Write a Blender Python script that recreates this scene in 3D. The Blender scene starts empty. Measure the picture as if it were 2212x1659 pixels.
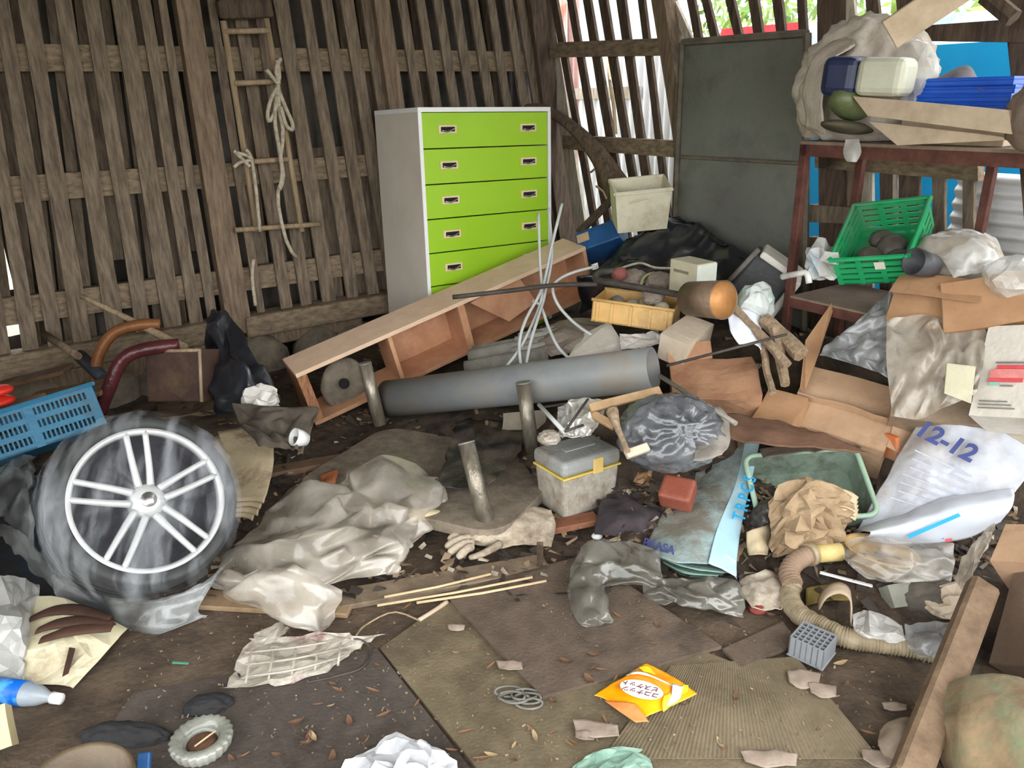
import bpy, bmesh, math, random
from mathutils import Vector, Matrix, Euler, noise

# ---------------------------------------------------------------- camera, world, light, exposure
SC = bpy.context.scene
COL = SC.collection
IW, IH, FPX = 2212.0, 1659.0, 1660.0
CAM_H, PITCH, ROLL = 1.55, math.radians(20.5), math.radians(1.2)
_f = Vector((0, math.cos(PITCH), -math.sin(PITCH)))
_u0 = Vector((0, math.sin(PITCH), math.cos(PITCH)))
_r0 = Vector((1, 0, 0))
CR = _r0 * math.cos(ROLL) - _u0 * math.sin(ROLL)
CU = _u0 * math.cos(ROLL) + _r0 * math.sin(ROLL)
CO = Vector((0, 0, CAM_H))
cd = bpy.data.cameras.new('camera')
cd.sensor_width = 36.0
cd.lens = 36.0 * FPX / IW
cd.clip_start = 0.02
cam = bpy.data.objects.new('camera', cd)
COL.objects.link(cam)
cam.matrix_world = Matrix(((CR.x, CU.x, -_f.x, CO.x), (CR.y, CU.y, -_f.y, CO.y), (CR.z, CU.z, -_f.z, CO.z), (0, 0, 0, 1)))
SC.camera = cam

world = bpy.data.worlds.new('overcast_sky')
SC.world = world
world.use_nodes = True
_bg = world.node_tree.nodes['Background']
_bg.inputs[0].default_value = (0.93, 0.97, 1.0, 1)
_bg.inputs[1].default_value = 3.8
sd = bpy.data.lights.new('hazy_sun', 'SUN')
sd.energy = 1.0
sd.angle = math.radians(100)
sd.color = (1.0, 0.97, 0.92)
sun = bpy.data.objects.new('hazy_sun', sd)
COL.objects.link(sun)
sun.rotation_euler = Vector((-0.62, 0.62, -0.62)).to_track_quat('-Z', 'Y').to_euler()
vs = SC.view_settings
vs.view_transform = 'Standard'
vs.look = 'None'
vs.exposure = 0.46
vs.gamma = 1.0
_cy = SC.cycles
_cy.max_bounces, _cy.diffuse_bounces, _cy.glossy_bounces, _cy.transmission_bounces, _cy.transparent_max_bounces = 5, 3, 2, 3, 7
_cy.caustics_reflective = _cy.caustics_refractive = False
vs.use_curve_mapping = False

# ---------------------------------------------------------------- image point -> place helpers
def ray(x, y):
    return _f + CR * ((x - IW / 2) / FPX) - CU * ((y - IH / 2) / FPX)
def G(x, y, z=0.0):                      # where the sight line meets height z
    d = ray(x, y)
    return CO + d * ((z - CO.z) / d.z)
def D(x, y, dep):                        # point at a depth in front of the camera
    return CO + ray(x, y) * dep
def PL(x, y, p, n):
    d = ray(x, y)
    return CO + d * ((p - CO).dot(n) / d.dot(n))

WA = math.radians(33.6)                  # the shed is turned against the view
WE = Vector((math.cos(WA), math.sin(WA), 0))      # along the back wall
WN = Vector((-math.sin(WA), math.cos(WA), 0))     # out through the back wall
BACK, RIGHT = 4.33, 3.212
def BW(x, y, off=0.0): return PL(x, y, WN * (BACK - off), WN)
def RW(x, y, off=0.0): return PL(x, y, WE * (RIGHT - off), WE)
def SH(s, n, z=0.0): return WE * s + WN * n + Vector((0, 0, z))   # shed coordinates

def s2l(c):
    c = c / 255.0
    return c / 12.92 if c <= 0.04045 else ((c + 0.055) / 1.055) ** 2.4
def RGB(r, g, b): return (s2l(r), s2l(g), s2l(b), 1.0)

# ---------------------------------------------------------------- materials
MATS = {}
def mat(key, c1, c2=None, rough=0.75, metal=0.0, scale=7.0, stretch=(1, 1, 1), dirt=None, dirt_amt=0.5, dirt_scale=3.0,
        bump=0.25, bscale=60.0, spec=0.4, lo=0.35, hi=0.65, film=0.0, coat=0.0, trans=0.0, filmv=.22, fscale=6.0, mrot=(0, 0, 0), flo=.3, fhi=.7):
    if key in MATS: return MATS[key]
    m = bpy.data.materials.new(key)
    m.use_nodes = True
    nt = m.node_tree
    N, L = nt.nodes, nt.links
    b = N['Principled BSDF']
    out = N['Material Output']
    tc = N.new('ShaderNodeTexCoord')
    mp = N.new('ShaderNodeMapping')
    mp.inputs['Scale'].default_value = stretch
    mp.inputs['Rotation'].default_value = mrot
    L.new(tc.outputs['Object'], mp.inputs['Vector'])
    n1 = N.new('ShaderNodeTexNoise')
    n1.inputs['Scale'].default_value = scale
    n1.inputs['Detail'].default_value = 8
    n1.inputs['Roughness'].default_value = 0.65
    L.new(mp.outputs[0], n1.inputs['Vector'])
    cr = N.new('ShaderNodeValToRGB')
    cr.color_ramp.elements[0].position = lo
    cr.color_ramp.elements[1].position = hi
    cr.color_ramp.elements[0].color = c1
    cr.color_ramp.elements[1].color = c2 or c1
    L.new(n1.outputs['Fac'], cr.inputs['Fac'])
    col = cr.outputs['Color']
    if dirt:
        n2 = N.new('ShaderNodeTexNoise')
        n2.inputs['Scale'].default_value = dirt_scale
        n2.inputs['Detail'].default_value = 10
        n2.inputs['Roughness'].default_value = 0.7
        L.new(tc.outputs['Object'], n2.inputs['Vector'])
        r2 = N.new('ShaderNodeValToRGB')
        r2.color_ramp.elements[0].position = 0.62 - 0.35 * dirt_amt
        r2.color_ramp.elements[1].position = 0.75 - 0.2 * dirt_amt
        r2.color_ramp.elements[0].color = (0, 0, 0, 1)
        r2.color_ramp.elements[1].color = (0.9, 0.9, 0.9, 1)
        L.new(n2.outputs['Fac'], r2.inputs['Fac'])
        mx = N.new('ShaderNodeMix')
        mx.data_type = 'RGBA'
        L.new(r2.outputs['Color'], mx.inputs[0])
        L.new(col, mx.inputs[6])
        mx.inputs[7].default_value = dirt
        col = mx.outputs[2]
    L.new(col, b.inputs['Base Color'])
    b.inputs['Roughness'].default_value = rough
    b.inputs['Metallic'].default_value = metal
    b.inputs['Specular IOR Level'].default_value = spec
    if coat: b.inputs['Coat Weight'].default_value = coat
    if trans: b.inputs['Transmission Weight'].default_value = trans
    if bump:
        n3 = N.new('ShaderNodeTexNoise')
        n3.inputs['Scale'].default_value = bscale
        n3.inputs['Detail'].default_value = 5
        L.new(mp.outputs[0], n3.inputs['Vector'])
        bp = N.new('ShaderNodeBump')
        bp.inputs['Strength'].default_value = bump
        bp.inputs['Distance'].default_value = 0.01
        L.new(n3.outputs['Fac'], bp.inputs['Height'])
        L.new(bp.outputs[0], b.inputs['Normal'])
    if film:                              # thin see-through plastic: part of the light passes straight on
        tr = N.new('ShaderNodeBsdfTransparent')
        ms = N.new('ShaderNodeMixShader')
        n4 = N.new('ShaderNodeTexNoise')
        n4.inputs['Scale'].default_value = fscale
        n4.inputs['Detail'].default_value = 6
        L.new(mp.outputs[0], n4.inputs['Vector'])
        mr = N.new('ShaderNodeMapRange')
        mr.inputs[1].default_value = flo
        mr.inputs[2].default_value = fhi
        mr.inputs[3].default_value = max(0.0, 1 - film - filmv)
        mr.inputs[4].default_value = min(1.0, 1 - film + filmv)
        L.new(n4.outputs['Fac'], mr.inputs[0])
        L.new(mr.outputs[0], ms.inputs[0])
        L.new(tr.outputs[0], ms.inputs[1])
        L.new(b.outputs[0], ms.inputs[2])
        L.new(ms.outputs[0], out.inputs['Surface'])
    m['film'] = float(film)
    MATS[key] = m
    return m

DUST = RGB(112, 98, 82)
def wood(key, a, b, **k):
    d = dict(rough=0.85, scale=9, stretch=(6, 6, 0.8), bump=0.35, bscale=22, spec=0.25)
    d.update(k)
    return mat(key, a, b, **d)
M_SLAT = wood('weathered_slat', RGB(86, 74, 62), RGB(132, 116, 98))
M_SLATD = wood('dark_slat', RGB(62, 50, 42), RGB(96, 80, 66))  # darker wood; on backlit laths the silhouette shade is in this colour
M_SLATP = wood('pale_slat', RGB(150, 138, 122), RGB(196, 184, 166))
M_POST = wood('post_wood', RGB(96, 80, 66), RGB(136, 116, 96))
M_RAIL = wood('rail_wood', RGB(98, 84, 68), RGB(142, 124, 102), stretch=(2, 2, 6))
M_DARKSHEET = mat('dark_sheeting', RGB(58, 53, 48), RGB(94, 87, 78), scale=3, rough=0.6)
M_GATE = mat('gate_sheet', RGB(96, 97, 90), RGB(122, 122, 112), scale=4, rough=0.7, dirt=RGB(72, 70, 60), dirt_amt=.4, dirt_scale=2)
M_GATEF = mat('gate_frame', RGB(82, 76, 66), RGB(116, 106, 92), rough=.8)
M_RUST = mat('rusty_steel', RGB(78, 46, 39), RGB(106, 66, 55), scale=14, rough=.75, metal=.2)
M_WHITESHEET = mat('white_corrugated', RGB(226, 226, 226), RGB(244, 244, 246), rough=.5, scale=3)
M_RUSTSHEET = mat('rusted_corrugated', RGB(214, 196, 186), RGB(176, 96, 66), rough=.7, scale=2.2, lo=.4, hi=.62)
M_PINKSHEET = mat('pinkish_corrugated', RGB(176, 138, 132), RGB(196, 160, 150), rough=.7)
M_BLUE = mat('blue_panel', RGB(0, 140, 196), RGB(8, 152, 206), rough=.6, scale=2, bump=.05)
M_EARTH = mat('trodden_earth', RGB(58, 46, 36), RGB(98, 82, 66), scale=5, rough=.9, bump=.8, bscale=45)
M_MOUND = mat('rubbish_soil', RGB(44, 35, 28), RGB(88, 74, 60), scale=9, rough=.9, bump=1.0, bscale=35)
M_STONE = mat('foundation_stone', RGB(92, 84, 72), RGB(132, 120, 104), scale=10, rough=.9, bump=.6, bscale=30)
M_ROOF = mat('roof_boards', RGB(138, 126, 110), RGB(160, 146, 128), rough=.9)
M_PLASTER = mat('side_boards', RGB(128, 118, 104), RGB(150, 140, 124), rough=.9)
M_GRASS = mat('yard_ground', RGB(120, 118, 100), RGB(150, 146, 126), rough=.95)

# ---------------------------------------------------------------- mesh building
class MB:
    def __init__(s): s.v, s.f, s.sm = [], [], []
    def add(s, vs, fs, smooth=False):
        o = len(s.v)
        s.v += [Vector(p) for p in vs]
        s.f += [[i + o for i in f] for f in fs]
        s.sm += [smooth] * len(fs)
        return s
    def hexa(s, p):                       # 8 corners: bottom ring 0-3, top ring 4-7
        return s.add(p, [(3, 2, 1, 0), (4, 5, 6, 7), (0, 1, 5, 4), (1, 2, 6, 5), (2, 3, 7, 6), (3, 0, 4, 7)])
    def box(s, M, d, bev=0.0, seg=2):
        """box spanning 0..d in the frame M"""
        bm = bmesh.new()
        bmesh.ops.create_cube(bm, size=1.0)
        for v in bm.verts:
            v.co = Vector(((v.co.x + .5) * d[0], (v.co.y + .5) * d[1], (v.co.z + .5) * d[2]))
        if bev: bmesh.ops.bevel(bm, geom=bm.edges[:], offset=min(bev, .45 * min(d)), segments=seg, affect='EDGES', profile=.5)
        bm.verts.index_update()
        s.add([M @ v.co for v in bm.verts], [[v.index for v in f.verts] for f in bm.faces])
        bm.free()
        return s
    def cbox(s, M, d, bev=0.0, seg=2):
        return s.box(M @ Matrix.Translation((-d[0] / 2, -d[1] / 2, -d[2] / 2)), d, bev, seg)
    def tube(s, pts, r, sides=10, r1=None, cap=True, smooth=True, hollow=0.0):
        pts = [Vector(p) for p in pts]
        n = len(pts)
        rs = r if isinstance(r, (list, tuple)) else [r + ((r1 if r1 is not None else r) - r) * i / (n - 1) for i in range(n)]
        t0 = (pts[1] - pts[0]).normalized()
        a = t0.orthogonal().normalized()
        rings, fs, vs = [], [], []
        for i, p in enumerate(pts):
            t = (pts[min(i + 1, n - 1)] - pts[max(i - 1, 0)]).normalized()
            a = (a - t * a.dot(t)).normalized()
            b = t.cross(a)
            for k in range(sides):
                q = 2 * math.pi * k / sides
                vs.append(p + (a * math.cos(q) + b * math.sin(q)) * rs[i])
        for i in range(n - 1):
            for k in range(sides):
                k2 = (k + 1) % sides
                fs.append((i * sides + k, i * sides + k2, (i + 1) * sides + k2, (i + 1) * sides + k))
        s.add(vs, fs, smooth)
        if cap and not hollow:
            o = len(s.v) - len(vs)
            s.f += [list(range(o + sides - 1, o - 1, -1)), list(range(o + (n - 1) * sides, o + n * sides))]
            s.sm += [False, False]
        return s
    def grid(s, rows, smooth=True, thick=0.0):
        nr, nc = len(rows), len(rows[0])
        vs = [p for r in rows for p in r]
        fs = [(i * nc + j, i * nc + j + 1, (i + 1) * nc + j + 1, (i + 1) * nc + j) for i in range(nr - 1) for j in range(nc - 1)]
        return s.add(vs, fs, smooth)
    def lathe(s, prof, M, seg=32, smooth=True, closed=False):
        """profile [(r, z)] about local Z"""
        vs, fs = [], []
        m = len(prof)
        for k in range(seg):
            a = 2 * math.pi * k / seg
            for r, z in prof: vs.append(M @ Vector((r * math.cos(a), r * math.sin(a), z)))
        for k in range(seg):
            k2 = (k + 1) % seg
            for i in range(m if closed else m - 1):
                j = (i + 1) % m
                fs.append((k * m + i, k2 * m + i, k2 * m + j, k * m + j))
        return s.add(vs, fs, smooth)
    def slab(s, poly, nrm, th):
        """polygon pushed by th along nrm"""
        n = len(poly)
        poly = [Vector(p) for p in poly]
        vs = poly + [p + nrm * th for p in poly]
        fs = [list(range(n - 1, -1, -1)), list(range(n, 2 * n))] + [(i, (i + 1) % n, n + (i + 1) % n, n + i) for i in range(n)]
        return s.add(vs, fs)
    def build(s, name, m, parent=None, thick=0.0, soft=0, **props):
        me = bpy.data.meshes.new(name)
        if parent is None:
            lo = [min(v[i] for v in s.v) for i in range(3)]
            hi = [max(v[i] for v in s.v) for i in range(3)]
            org = Vector(((lo[0] + hi[0]) / 2, (lo[1] + hi[1]) / 2, lo[2]))
        else:
            org = Vector(parent['_org'])
        me.from_pydata([v - org for v in s.v], [], s.f)
        me.polygons.foreach_set('use_smooth', s.sm)
        bm = bmesh.new()
        bm.from_mesh(me)
        bmesh.ops.recalc_face_normals(bm, faces=bm.faces[:])
        bm.to_mesh(me)
        bm.free()
        me.materials.append(m)
        me.update()
        o = bpy.data.objects.new(name, me)
        COL.objects.link(o)
        o['_org'] = tuple(org)
        if parent is None: o.location = org
        else: o.parent = parent
        if soft:
            for pl_ in me.polygons: pl_.use_smooth = True
            sb_ = o.modifiers.new('soft_folds', 'SUBSURF')
            sb_.levels = sb_.render_levels = soft
        if thick and not m.get('film'):
            md = o.modifiers.new('thickness', 'SOLIDIFY')
            md.thickness = thick
            md.offset = 0
        for k, v in props.items(): o[k] = v
        return o

def tag(o, label, cat, group=None, kind=None):
    o['label'] = label
    o['category'] = cat
    if group: o['group'] = group
    if kind: o['kind'] = kind
    return o
def thing(name, label, cat, loc, group=None, kind=None):
    o = bpy.data.objects.new(name, None)
    COL.objects.link(o)
    o.empty_display_size = 0.05
    o.location = loc
    o['_org'] = tuple(loc)
    return tag(o, label, cat, group, kind)
def struct(name, loc=(0, 0, 0), label=None):
    o = bpy.data.objects.new(name, None)
    COL.objects.link(o)
    o.location = loc
    o['_org'] = tuple(loc)
    o['kind'] = 'structure'
    if label: o['label'] = label
    return o
def FR(loc, rx=0, ry=0, rz=0):
    return Matrix.Translation(loc) @ Euler((math.radians(rx), math.radians(ry), math.radians(rz))).to_matrix().to_4x4()
def F3(o, x, z):
    """frame from origin, a point along +X and a point towards +Z"""
    X = (x - o).normalized()
    Z = z - o
    Z = (Z - X * Z.dot(X)).normalized()
    Y = Z.cross(X)
    return Matrix(((X.x, Y.x, Z.x, o.x), (X.y, Y.y, Z.y, o.y), (X.z, Y.z, Z.z, o.z), (0, 0, 0, 1)))

def crom(a, b, c, d, t):
    return 0.5 * ((2 * b) + (c - a) * t + (2 * a - 5 * b + 4 * c - d) * t * t + (3 * b - a - 3 * c + d) * t * t * t)
def spline(pts, n):
    pts = [Vector(p) for p in pts]
    m = len(pts) - 1
    out = []
    for i in range(n + 1):
        u = i / n * m
        k = min(int(u), m - 1)
        t = u - k
        out.append(crom(pts[max(k - 1, 0)], pts[k], pts[k + 1], pts[min(k + 2, m)], t))
    return out
def ridged(p, oct=3):
    v, a = 0.0, 1.0
    for _ in range(oct):
        v += a * (1 - 2 * abs(noise.noise(p)))
        p = p * 2.1 + Vector((3.1, 1.7, 5.3))
        a *= 0.45
    return v
def sheet(rows, nu, nv, amp=0.01, freq=8.0, seed=0, floor=None, ragged=0.0, crease=0.0):
    """smooth surface through a net of points, creased with folds"""
    R = [spline(r, nv) for r in rows]
    cols = [spline([R[i][j] for i in range(len(R))], nu) for j in range(nv + 1)]
    g = [[cols[j][i] for j in range(nv + 1)] for i in range(nu + 1)]
    off = Vector((seed * 3.7, seed * 1.3, seed * 7.1))
    out = []
    for i in range(nu + 1):
        row = []
        for j in range(nv + 1):
            a = g[min(i + 1, nu)][j] - g[max(i - 1, 0)][j]
            b = g[i][min(j + 1, nv)] - g[i][max(j - 1, 0)]
            n = a.cross(b)
            if n.length < 1e-9: n = Vector((0, 0, 1))
            n.normalize()
            p = g[i][j]
            q = p + n * (amp * ridged(p * freq + off))
            if crease:
                dv = noise.voronoi(p * freq * .8 + off)[0]
                q = q + n * (crease * (min(dv[1] - dv[0], .5) * 2 - .4))
            if ragged:
                e = max(0, 1 - min(i, nu - i, j, nv - j) / 2.0)
                q = q + (noise.noise_vector(p * 18 + off)) * ragged * e
            if floor is not None: q.z = max(q.z, floor + 0.002)
            row.append(q)
        out.append(row)
    return MB().grid(out)
def facets(rows, nu, nv, amp=0.02, seed=0, jit=.35, ragged=0.0, fine=.16):
    """crumpled film or paper: a net of flat facets meeting in sharp folds"""
    R = [spline(r, nv) for r in rows]
    cols = [spline([R[i][j] for i in range(len(R))], nu) for j in range(nv + 1)]
    g = [[cols[j][i] for j in range(nv + 1)] for i in range(nu + 1)]
    rg = random.Random(seed)
    v = []
    for i in range(nu + 1):
        for j in range(nv + 1):
            a = g[min(i + 1, nu)][j] - g[max(i - 1, 0)][j]
            b = g[i][min(j + 1, nv)] - g[i][max(j - 1, 0)]
            n = a.cross(b)
            n = n.normalized() if n.length > 1e-9 else Vector((0, 0, 1))
            e = 0 < i < nu and 0 < j < nv
            q = g[i][j] + n * rg.uniform(-.6, 1) * amp * (1 if e else .35)
            if e: q = q + a * rg.uniform(-jit, jit) * .5 + b * rg.uniform(-jit, jit) * .5
            elif ragged: q = q + Vector((rg.uniform(-1, 1), rg.uniform(-1, 1), 0)) * ragged
            v.append(q)
    f = []
    w = nv + 1
    for i in range(nu):
        for j in range(nv):
            p = i * w + j
            if rg.random() < .5: f += [(p, p + 1, p + w + 1), (p, p + w + 1, p + w)]
            else: f += [(p, p + 1, p + w), (p + 1, p + w + 1, p + w)]
    # one round of finer folds inside every facet
    me = bpy.data.meshes.new('tmp')
    me.from_pydata(v, [], f)
    bm = bmesh.new()
    bm.from_mesh(me)
    bpy.data.meshes.remove(me)
    bmesh.ops.subdivide_edges(bm, edges=bm.edges[:], cuts=1, use_grid_fill=True)
    bm.normal_update()
    for q in bm.verts:
        if q.index >= len(v): q.co = q.co + q.normal * rg.uniform(-fine, fine) * amp
    bm.verts.index_update()
    mb = MB().add([q.co.copy() for q in bm.verts], [[q.index for q in ff.verts] for ff in bm.faces], False)
    bm.free()
    return mb
def px(rows, z=None):
    """net of (x, y, height) triples in the picture -> points"""
    return [[G(*p) if len(p) == 3 else G(p[0], p[1], z) for p in r] for r in rows]
def pd(rows):
    return [[D(*p) for p in r] for r in rows]
def blob(M, rad, seed=0, amp=0.12, freq=3.0, sub=4, flat=None, knot=None, smooth=True):
    bm = bmesh.new()
    bmesh.ops.create_icosphere(bm, subdivisions=sub, radius=1.0)
    off = Vector((seed * 5.1, seed * 2.3, seed * 1.9))
    vs = []
    for v in bm.verts:
        d = v.co.normalized()
        k = 1 + amp * ridged(d * freq + off, 4)
        if knot is not None:               # folds gathered towards a tied neck
            c = d.dot(knot)
            ax = knot.orthogonal().normalized()
            ang = math.atan2(d.dot(knot.cross(ax)), d.dot(ax))
            k += 0.10 * max(0, c) ** 1.5 * math.sin(ang * 11 + 3 * noise.noise(d * 2 + off)) - 0.28 * max(0, c - .75) + 0.9 * max(0, c - .955)
        p = Vector((d.x * rad[0], d.y * rad[1], d.z * rad[2])) * k
        if flat is not None: p.z = max(p.z, flat)
        vs.append(M @ p)
    fs = [[v.index for v in f.verts] for f in bm.faces]
    bm.free()
    return MB().add(vs, fs, smooth)
def crumple_box(M, d, seg=6, amp=0.01, freq=7, seed=0, skip=()):
    """six-sided box of small faces with dents; skip drops whole sides ('top', ...)"""
    off = Vector((seed * 2.7, seed * 4.1, seed * 1.1))
    mb = MB()
    sides = {'bottom': ((0, 0, 0), (0, 1, 0), (1, 0, 0)), 'top': ((0, 0, 1), (1, 0, 0), (0, 1, 0)), 'front': ((0, 0, 0), (1, 0, 0), (0, 0, 1)),
             'back': ((0, 1, 0), (0, 0, 1), (1, 0, 0)), 'left': ((0, 0, 0), (0, 0, 1), (0, 1, 0)), 'right': ((1, 0, 0), (0, 1, 0), (0, 0, 1))}
    for k, (o, a, b) in sides.items():
        if k in skip: continue
        o, a, b = Vector(o), Vector(a), Vector(b)
        rows = []
        for i in range(seg + 1):
            r = []
            for j in range(seg + 1):
                q = o + a * (i / seg) + b * (j / seg)
                q = Vector((q.x * d[0], q.y * d[1], q.z * d[2]))
                w = M @ q
                r.append(w + noise.noise_vector(w * freq + off) * amp)
            rows.append(r)
        mb.grid(rows, smooth=False)
    return mb
def plank(p0, p1, w, th, up=Vector((0, 0, 1)), bev=0.003, jag=0.0):
    """board between two end points; they lie on the middle of its lower face"""
    p0, p1 = Vector(p0), Vector(p1)
    x = (p1 - p0).normalized()
    y = up.cross(x).normalized()
    z = x.cross(y)
    M = Matrix(((x.x, y.x, z.x, p0.x), (x.y, y.y, z.y, p0.y), (x.z, y.z, z.z, p0.z), (0, 0, 0, 1)))
    return MB().box(M @ Matrix.Translation((0, -w / 2, 0)), ((p1 - p0).length, w, th), bev, 1)
# ================================================================ SETTING
# ---- ground
o = MB().add([SH(-1.2, -1.2), SH(3.4, -1.2), SH(3.4, 4.6), SH(-1.2, 4.6)], [(0, 1, 2, 3)]).build('floor', M_EARTH)
o['kind'] = 'structure'; o['label'] = 'dark trodden earth floor of the shed'
o = MB().add([(-30, -30, -.03), (30, -30, -.03), (30, 40, -.03), (-30, 40, -.03)], [(0, 1, 2, 3)]).build('ground', M_GRASS)
o['kind'] = 'structure'; o['label'] = 'pale yard ground outside the shed'

# ---- unseen roof and left wall, extent and pale tone chosen for the light
o = MB().slab([SH(-1.3, -.5, 2.5), SH(3.5, -.5, 2.5), SH(3.5, 4.9, 2.5), SH(-1.3, 4.9, 2.5)], Vector((0, 0, 1)), .08).build('unseen_ceiling', M_ROOF)
o['kind'] = 'structure'
o = MB().slab([SH(-.95, 2.3, 0), SH(-.95, 4.5, 0), SH(-.95, 4.5, 2.5), SH(-.95, 2.3, 2.5)], -WE, .05).build('unseen_wall_left', M_PLASTER)
o['kind'] = 'structure'
def ext(a, b, z):
    return a + (b - a) * ((z - a.z) / (b.z - a.z))
def slat(parent, plane, xa, xb, ya, yb, w, wb=None, off=0.0, th=.02, ztop=2.45, zbot=.3, m=None, nrm=None, name='slat'):
    """lath that passes x=xa at row ya and x=xb at row yb, w wide in the picture"""
    wb = w if wb is None else wb
    l0, r0, l1, r1 = plane(xa, ya, off), plane(xa + w, ya, off), plane(xb, yb, off), plane(xb + wb, yb, off)
    tl, tr, bl, br = ext(l0, l1, ztop), ext(r0, r1, ztop), ext(l0, l1, zbot), ext(r0, r1, zbot)
    mid = []
    mb = MB()
    nseg = 5
    L, R_ = [], []
    for i in range(nseg + 1):
        t = i / nseg
        j = .004
        L.append(bl.lerp(tl, t) + (br - bl).normalized() * random.uniform(-j, j))
        R_.append(br.lerp(tr, t) + (br - bl).normalized() * random.uniform(-j, j))
    poly = L + R_[::-1]
    # strip of quads front and back so that the lath stays a clean solid
    n = nseg + 1
    vs = L + R_ + [p + nrm * th for p in L] + [p + nrm * th for p in R_]
    fs = []
    for i in range(nseg):
        fs += [(i, i + 1, n + i + 1, n + i), (2 * n + i, 3 * n + i, 3 * n + i + 1, 2 * n + i + 1),
               (i, 2 * n + i, 2 * n + i + 1, i + 1), (n + i, n + i + 1, 3 * n + i + 1, 3 * n + i)]
    fs += [(0, n, 3 * n, 2 * n), (n - 1, 3 * n - 1, 4 * n - 1, 2 * n - 1)]
    return mb.add(vs, fs).build(name, m, parent)

random.seed(4)
# ---- back wall: laths in front, rails behind them, posts, sill on stones
wb = struct('wall_back', SH(1.0, BACK, 0), 'weathered wooden lath wall of the shed')
for xa, w in ((-104, 32), (-46, 34), (10, 34), (66, 40), (143, 38), (206, 33), (266, 42), (325, 28), (366, 21),
              (473, 18), (527, 26), (572, 24), (618, 30), (674, 25), (719, 24), (763, 26), (806, 20), (886, 18), (925, 19), (963, 19), (1001, 19), (1040, 19), (1078, 17), (1115, 18), (1143, 17)):
    slat(wb, BW, xa, xa + 51, 163, 481, w, off=0.01, m=M_SLAT, nrm=WN, zbot=.36 + random.uniform(0, .02))
# second layer of laths on the far side of the rails, seen in the gaps
for xa in (-70, -20, 40, 70, 118, 180, 230, 265, 300, 350, 500, 545, 600, 648, 700, 745, 790, 905, 985, 1062):
    slat(wb, BW, xa, xa + 40, 163, 481, random.uniform(22, 40), off=-.085, m=M_SLATD if xa > 800 else M_SLAT, nrm=WN, zbot=random.choice((.36, .36, .62, .8)), ztop=random.choice((2.45, 2.45, 1.3)))
for xa, w, dx in ((405, 52, 51), (832, 32, 45)):
    slat(wb, BW, xa, xa + dx, 163, 481, w, off=.06, th=.10, m=M_POST, nrm=WN, zbot=.34, name='post')
slat(wb, BW, 1166, 1196, 163, 400, 34, off=.05, th=.10, m=M_SLATD, nrm=WN, zbot=.2, name='post')
for z0, z1 in ((1.70, 1.815), (1.13, 1.25), (.56, .69)):
    MB().hexa([SH(-.9, BACK + .012, z0), SH(3.2, BACK + .012, z0), SH(3.2, BACK + .06, z0), SH(-.9, BACK + .06, z0),
               SH(-.9, BACK + .012, z1), SH(3.2, BACK + .012, z1), SH(3.2, BACK + .06, z1), SH(-.9, BACK + .06, z1)]).build('rail', M_RAIL, wb)
MB().box(Matrix.Translation(SH(-.95, BACK - .06, .31)) @ Matrix.Rotation(WA, 4, 'Z'), (2.0, .13, .12), .015).build('sill', M_RAIL, wb)
MB().box(Matrix.Translation(SH(1.06, BACK - .08, .31)) @ Matrix.Rotation(WA, 4, 'Z'), (2.14, .15, .12), .015).build('sill', M_RAIL, wb)
MB().box(Matrix.Translation(SH(-.95, BACK - .05, .2)) @ Matrix.Rotation(WA, 4, 'Z'), (2.0, .13, .11), .012).build('sill', M_POST, wb)
MB().box(Matrix.Translation(SH(1.02, BACK - .03, .23)) @ Matrix.Rotation(WA, 4, 'Z'), (.75, .1, .08), .012).build('sill', M_POST, wb)
for i in range(14):                      # foundation stones under the sill
    s = -.8 + i * .28 + random.uniform(-.04, .04)
    blob(Matrix.Translation(SH(s, BACK - .01, .13)) @ Matrix.Rotation(random.random(), 4, 'Z'), (.16, .11, random.uniform(.13, .18)), i, .12, 1.6, 2).build('stone', M_STONE, wb)
# dark outer sheets; two openings low on the far end let daylight in
def osheet(s0, s1, z0, z1, n=BACK + .17, m=M_DARKSHEET):
    vs, fs = [], []
    k = max(4, int((s1 - s0) / .02))
    rows = [[SH(s0 + (s1 - s0) * i / k, n + .008 * math.sin(i * .02 * 2 * math.pi / .076 if True else 0), z) for i in range(k + 1)] for z in (z0, z1)]
    return MB().grid(rows).build('outer_sheet', m, wb, thick=.003)
osheet(-.95, -.10, 0, .5); osheet(-.95, -.16, .5, 2.5)
osheet(-.10, .09, 0, .47); osheet(-.16, .03, .63, .70); osheet(-.16, .03, .97, 2.5); osheet(.03, .62, .62, 2.5); osheet(.09, .62, 0, .62)
for a, b in ((.62, 1.3), (1.3, 1.98), (1.98, 2.6), (2.6, 3.25)): osheet(a - .03, b + .03, 0, 2.5)

# ---- right wall
wr = struct('wall_right', SH(RIGHT, 2.6, 0), 'open lath wall towards the bright yard')
for xa, xb, w in ((1198, 1225, 13), (1233, 1258, 14), (1267, 1292, 17), (1301, 1326, 17), (1339, 1360, 18), (1385, 1403, 13)):
    slat(wr, RW, xa, xb, 54, 203, w, off=0.0, m=M_SLATD, nrm=WE, zbot=.3)
slat(wr, RW, 1415, 1438, 54, 203, 28, off=.05, th=.1, m=M_POST, nrm=WE, zbot=.2, name='post')
slat(wr, RW, 1180, 1212, 90, 300, 24, off=-.03, th=.02, m=M_SLATP, nrm=WE, zbot=.3)
for xa, xb, w in ((1451, 1466, 18), (1488, 1494, 16), (1520, 1528, 17), (1572, 1580, 19), (1621, 1626, 20), (1671, 1675, 20), (1723, 1725, 17)):
    slat(wr, RW, xa, xb, 27, 60, w, off=-.03, m=M_SLATD if xa > 1480 else M_SLATP, nrm=WE, zbot=1.55)
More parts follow.
